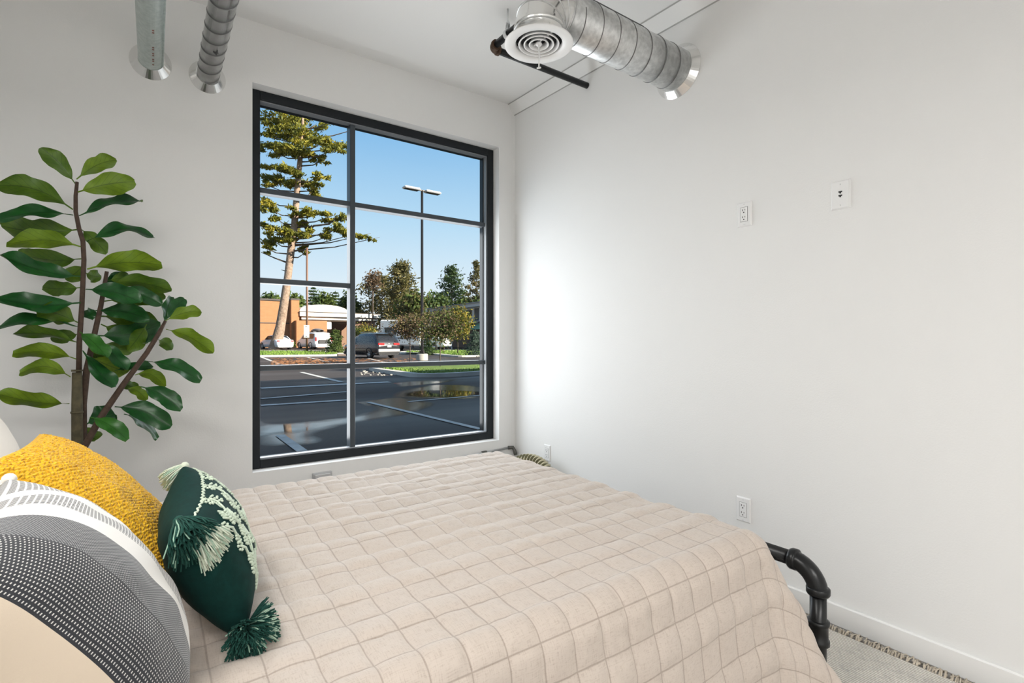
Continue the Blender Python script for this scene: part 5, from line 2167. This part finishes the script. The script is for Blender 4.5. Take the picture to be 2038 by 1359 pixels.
VANP = [(0, .88, .85, .92, .9), (.01, .95, 1.0, 1.1, .9), (.03, .98, 1.05, 1.45, .86), (.06, .99, 1.05, 1.72, .82), (.3, 1.0, 1.03, 1.78, .82), (.55, 1.0, 1.0, 1.76, .80), (.64, 1.0, 1.0, 1.66, .78), (.80, .98, .98, 1.08, .85), (.93, .92, .85, .93, .85), (1.0, .78, .70, .76, .85)]
m_cwhite = t = NT('car_white')
m_cwhite = t.done(t.bsdf((.70, .71, .73), .25, 0, None, Coat_Weight=.5))
mg = G(634, 695)
van, _ = car('minivan', 'white minivan with a grey roof box parked at the brick wall, facing away', (mg.x, mg.y + 2.0, gz(mg.y)), math.radians(10), 4.9, 1.96, 1.78, m_cwhite, VANP)
LC = 4.9
car_window('rear_window', van, [(-.72, yb(.024) - .03, 1.12), (.72, yb(.024) - .03, 1.12), (.64, yb(.058) - .03, 1.62), (-.64, yb(.058) - .03, 1.62)], (0, -1, .2))
for s in (-1, 1):
    car_window('side_window', van, [(s * .95, yb(.08), 1.10), (s * .95, yb(.40), 1.10), (s * .83, yb(.40), 1.62), (s * .83, yb(.09), 1.62)], (s, 0, .2))
    car_window('side_window', van, [(s * .95, yb(.42), 1.10), (s * .95, yb(.68), 1.10), (s * .83, yb(.58), 1.58), (s * .83, yb(.42), 1.62)], (s, 0, .2))
    MB().box((s * .82 - .08, yb(0) - .02, .85), (s * .82 + .08, yb(.03), 1.25), bev=.02).build('tail_light', m_red, van, True)
MB().box((-.60, yb(.0) - .10, .55), (.55, yb(.012), 1.0), bev=.05).build('dark_rear_block', m_trimb, van, True)  # plain dark block across the rear of the minivan
MB().box((-.88, yb(0) - .07, .40), (.88, yb(.02), .58), bev=.04).build('rear_bumper', m_cwhite, van, True)
b = MB()
P = []
for i in range(11):
    f = i / 10
    y = yb(.10) + f * 2.1
    w = .42 * math.sin(math.pi * min(1, max(0, .08 + f * .84))) ** .4
    h = .30 * math.sin(math.pi * min(1, max(0, .06 + f * .86))) ** .5
    P.append([Vector((w * math.cos(a), y, 1.86 + h * .5 + h * .62 * math.sin(a))) for a in [2 * math.pi * k / 14 for k in range(15)]])
b.grid(P, 0, True, flip=True)
b.build('roof_box', M('roof_box_grey', (.16, .14, .13), .4), van, True)
for y in (.18, .40):
    MB().box((-.75, yb(y), 1.79), (.75, yb(y) + .08, 1.88)).build('roof_bar', m_trimb, van, True)

SEDP = [(0, .84, .80, .84, .9), (.015, .93, .95, .99, .9), (.10, .97, .97, 1.02, .88), (.14, .98, .96, 1.06, .85), (.28, .99, .95, 1.40, .78), (.45, 1.0, .94, 1.46, .77), (.55, 1.0, .93, 1.43, .77), (.72, .99, .93, .99, .85), (.92, .92, .80, .86, .85), (1.0, .76, .62, .68, .85)]
cg = G(561, 695.5)
sed, _ = car('sedan', 'small white car parked at the brick wall, half hidden by the pine trunk', (cg.x - .25, cg.y + 1.6, gz(cg.y)), math.radians(12), 4.5, 1.82, 1.46, m_cwhite, SEDP)
LC = 4.5
car_window('rear_window', sed, [(-.66, yb(.145) - .02, 1.04), (.66, yb(.145) - .02, 1.04), (.58, yb(.27) - .02, 1.38), (-.58, yb(.27) - .02, 1.38)], (0, -1, .6))
for s in (-1, 1):
    car_window('side_window', sed, [(s * .885, yb(.22), 1.0), (s * .885, yb(.64), 1.0), (s * .74, yb(.54), 1.36), (s * .74, yb(.30), 1.36)], (s, 0, .2))
    MB().box((s * .68 - .12, yb(0) - .015, .78), (s * .68 + .12, yb(.02), .92), bev=.02).build('tail_light', m_red, sed, True)
MB().box((-.8, yb(0) - .05, .36), (.8, yb(.02), .54), bev=.04).build('rear_bumper', m_cwhite, sed, True)
MB().box((-.16, yb(0) - .03, .64), (.16, yb(.01), .76)).build('number_plate', m_plate, sed, True)

# motorhome behind the young trees, nose to the right
m_rv = M('motorhome_white', (.72, .73, .75), .4)
rg0 = G(762, 697)
rvd = Vector((CS, -SN, 0)) * .93 + Vector((SN, CS, 0)) * -.25
rv_rz = math.atan2(rvd.y, rvd.x) - math.pi / 2
rvc = W(826, 690, 54)
rv = thing('motorhome', 'white motorhome parked behind the young trees, nose to the right', 'motorhome', (rvc.x, rvc.y, gz(rvc.y)), rv_rz)
b = MB()
b.box((-1.15, -3.5, .55), (1.15, 1.2, 3.25), bev=.12)
b.build('body', m_rv, rv, True)
b = MB()
b.prism([Vector((-1.12, 1.1, 2.1)), Vector((-1.12, 2.5, 2.25)), Vector((-1.12, 2.6, 2.6)), Vector((-1.12, 2.2, 3.15)), Vector((-1.12, 1.1, 3.24))], (2.24, 0, 0))
b.build('cab_over', m_rv, rv, True)
b = MB()
b.prism([Vector((-1.0, 1.15, .45)), Vector((-1.0, 3.55, .45)), Vector((-1.0, 3.6, 1.0)), Vector((-1.0, 3.45, 1.25)), Vector((-1.0, 2.6, 1.40)), Vector((-1.0, 1.95, 2.15)), Vector((-1.0, 1.15, 2.15))], (2.0, 0, 0))
b.build('cab', m_rv, rv, True)
for s in (-1, 1):
    car_window('cab_window', rv, [(s * 1.0, 1.35, 1.45), (s * 1.0, 2.40, 1.45), (s * 1.0, 1.95, 2.05), (s * 1.0, 1.35, 2.05)], (s, 0, 0))
    for y0, y1 in ((-2.9, -1.6), (-.9, .3)):
        car_window('side_window', rv, [(s * 1.15, y0, 1.75), (s * 1.15, y1, 1.75), (s * 1.15, y1, 2.45), (s * 1.15, y0, 2.45)], (s, 0, 0))
    MB().box((s * 1.152 - .004, -3.4, 1.25), (s * 1.152 + .004, 1.1, 1.45)).build('stripe', M('stripe_grey', (.25, .28, .33), .5), rv, True)
    for y in (-2.2, 2.6):
        c = Vector((s * .95, y, .40))
        b = MB()
        b.lathe(c - Vector((.13, 0, 0)), (1, 0, 0), [(.2, 0), (.38, 0), (.40, .05), (.40, .21), (.38, .26), (.2, .26)], 22)
        wl = b.build('wheel', m_tyre, rv, True)
        MB().lathe(c + Vector((s * .1, 0, 0)), (s, 0, 0), [(.0005, .02), (.2, .02), (.22, -.1)], 18).build('rim', m_rim, wl, True)
car_window('windscreen', rv, [(-.85, 2.58, 1.42), (.85, 2.58, 1.42), (.82, 2.0, 2.10), (-.82, 2.0, 2.10)], (0, 1, .5))
MB().box((-.5, -3.53, 1.6), (.5, -3.49, 2.5), bev=.01).build('rear_window', M('rv_window_blue', (.16, .24, .32), .15), rv, True)
# tubular white bumper and headlights
MB().box((-1.0, 3.55, .5), (1.0, 3.75, .72), bev=.05).build('front_bumper', m_rv, rv, True)
for s in (-1, 1):
    MB().box((s * .72 - .2, 3.5, .85), (s * .72 + .2, 3.62, 1.1), bev=.03).build('headlight', m_plate, rv, True)
# white pipe rack standing at the verge
rk = G(884, 697)
ro = thing('bike_stand', 'white tubular stand in front of the motorhome nose, behind the young trees', 'stand', (rk.x, rk.y, rk.z))
sd_ = Vector((CS, -SN, 0))
for zoff, (a0, a1, z0_, z1_) in enumerate(((-.85, -.45, .55, 1.0), (-.35, .2, .55, 1.0), (.32, .85, .5, 1.05), (-.85, -.2, .05, .42), (-.1, .85, .05, .4))):
    pts = []
    c0 = Vector((rk.x, rk.y, rk.z))
    for k in range(24):
        a = 2 * math.pi * k / 24
        ca_, sa_ = math.cos(a), math.sin(a)
        xx = (a0 + a1) / 2 + (a1 - a0) / 2 * math.copysign(abs(ca_) ** .5, ca_)
        zz = (z0_ + z1_) / 2 + (z1_ - z0_) / 2 * math.copysign(abs(sa_) ** .5, sa_)
        pts.append(c0 + sd_ * xx + Vector((0, 0, zz)))
    MB().tube(pts, .045, 6, closed=True).build('hoop', m_rv, ro)
for a in (-.8, .8):
    MB().tube([Vector((rk.x, rk.y, rk.z)) + sd_ * a, Vector((rk.x, rk.y, rk.z + .6)) + sd_ * a], .045, 6).build('post', m_rv, ro)
# parking bumper stone left of the SUV
kb = G(690, 708.5)
b = MB()
b.box((kb.x - .75, kb.y - .12, kb.z), (kb.x + .75, kb.y + .12, kb.z + .18), bev=.04)
tag(b.build('wheel_stop', m_mot_dark), 'dark wheel stop on the asphalt left of the SUV', 'wheel stop')
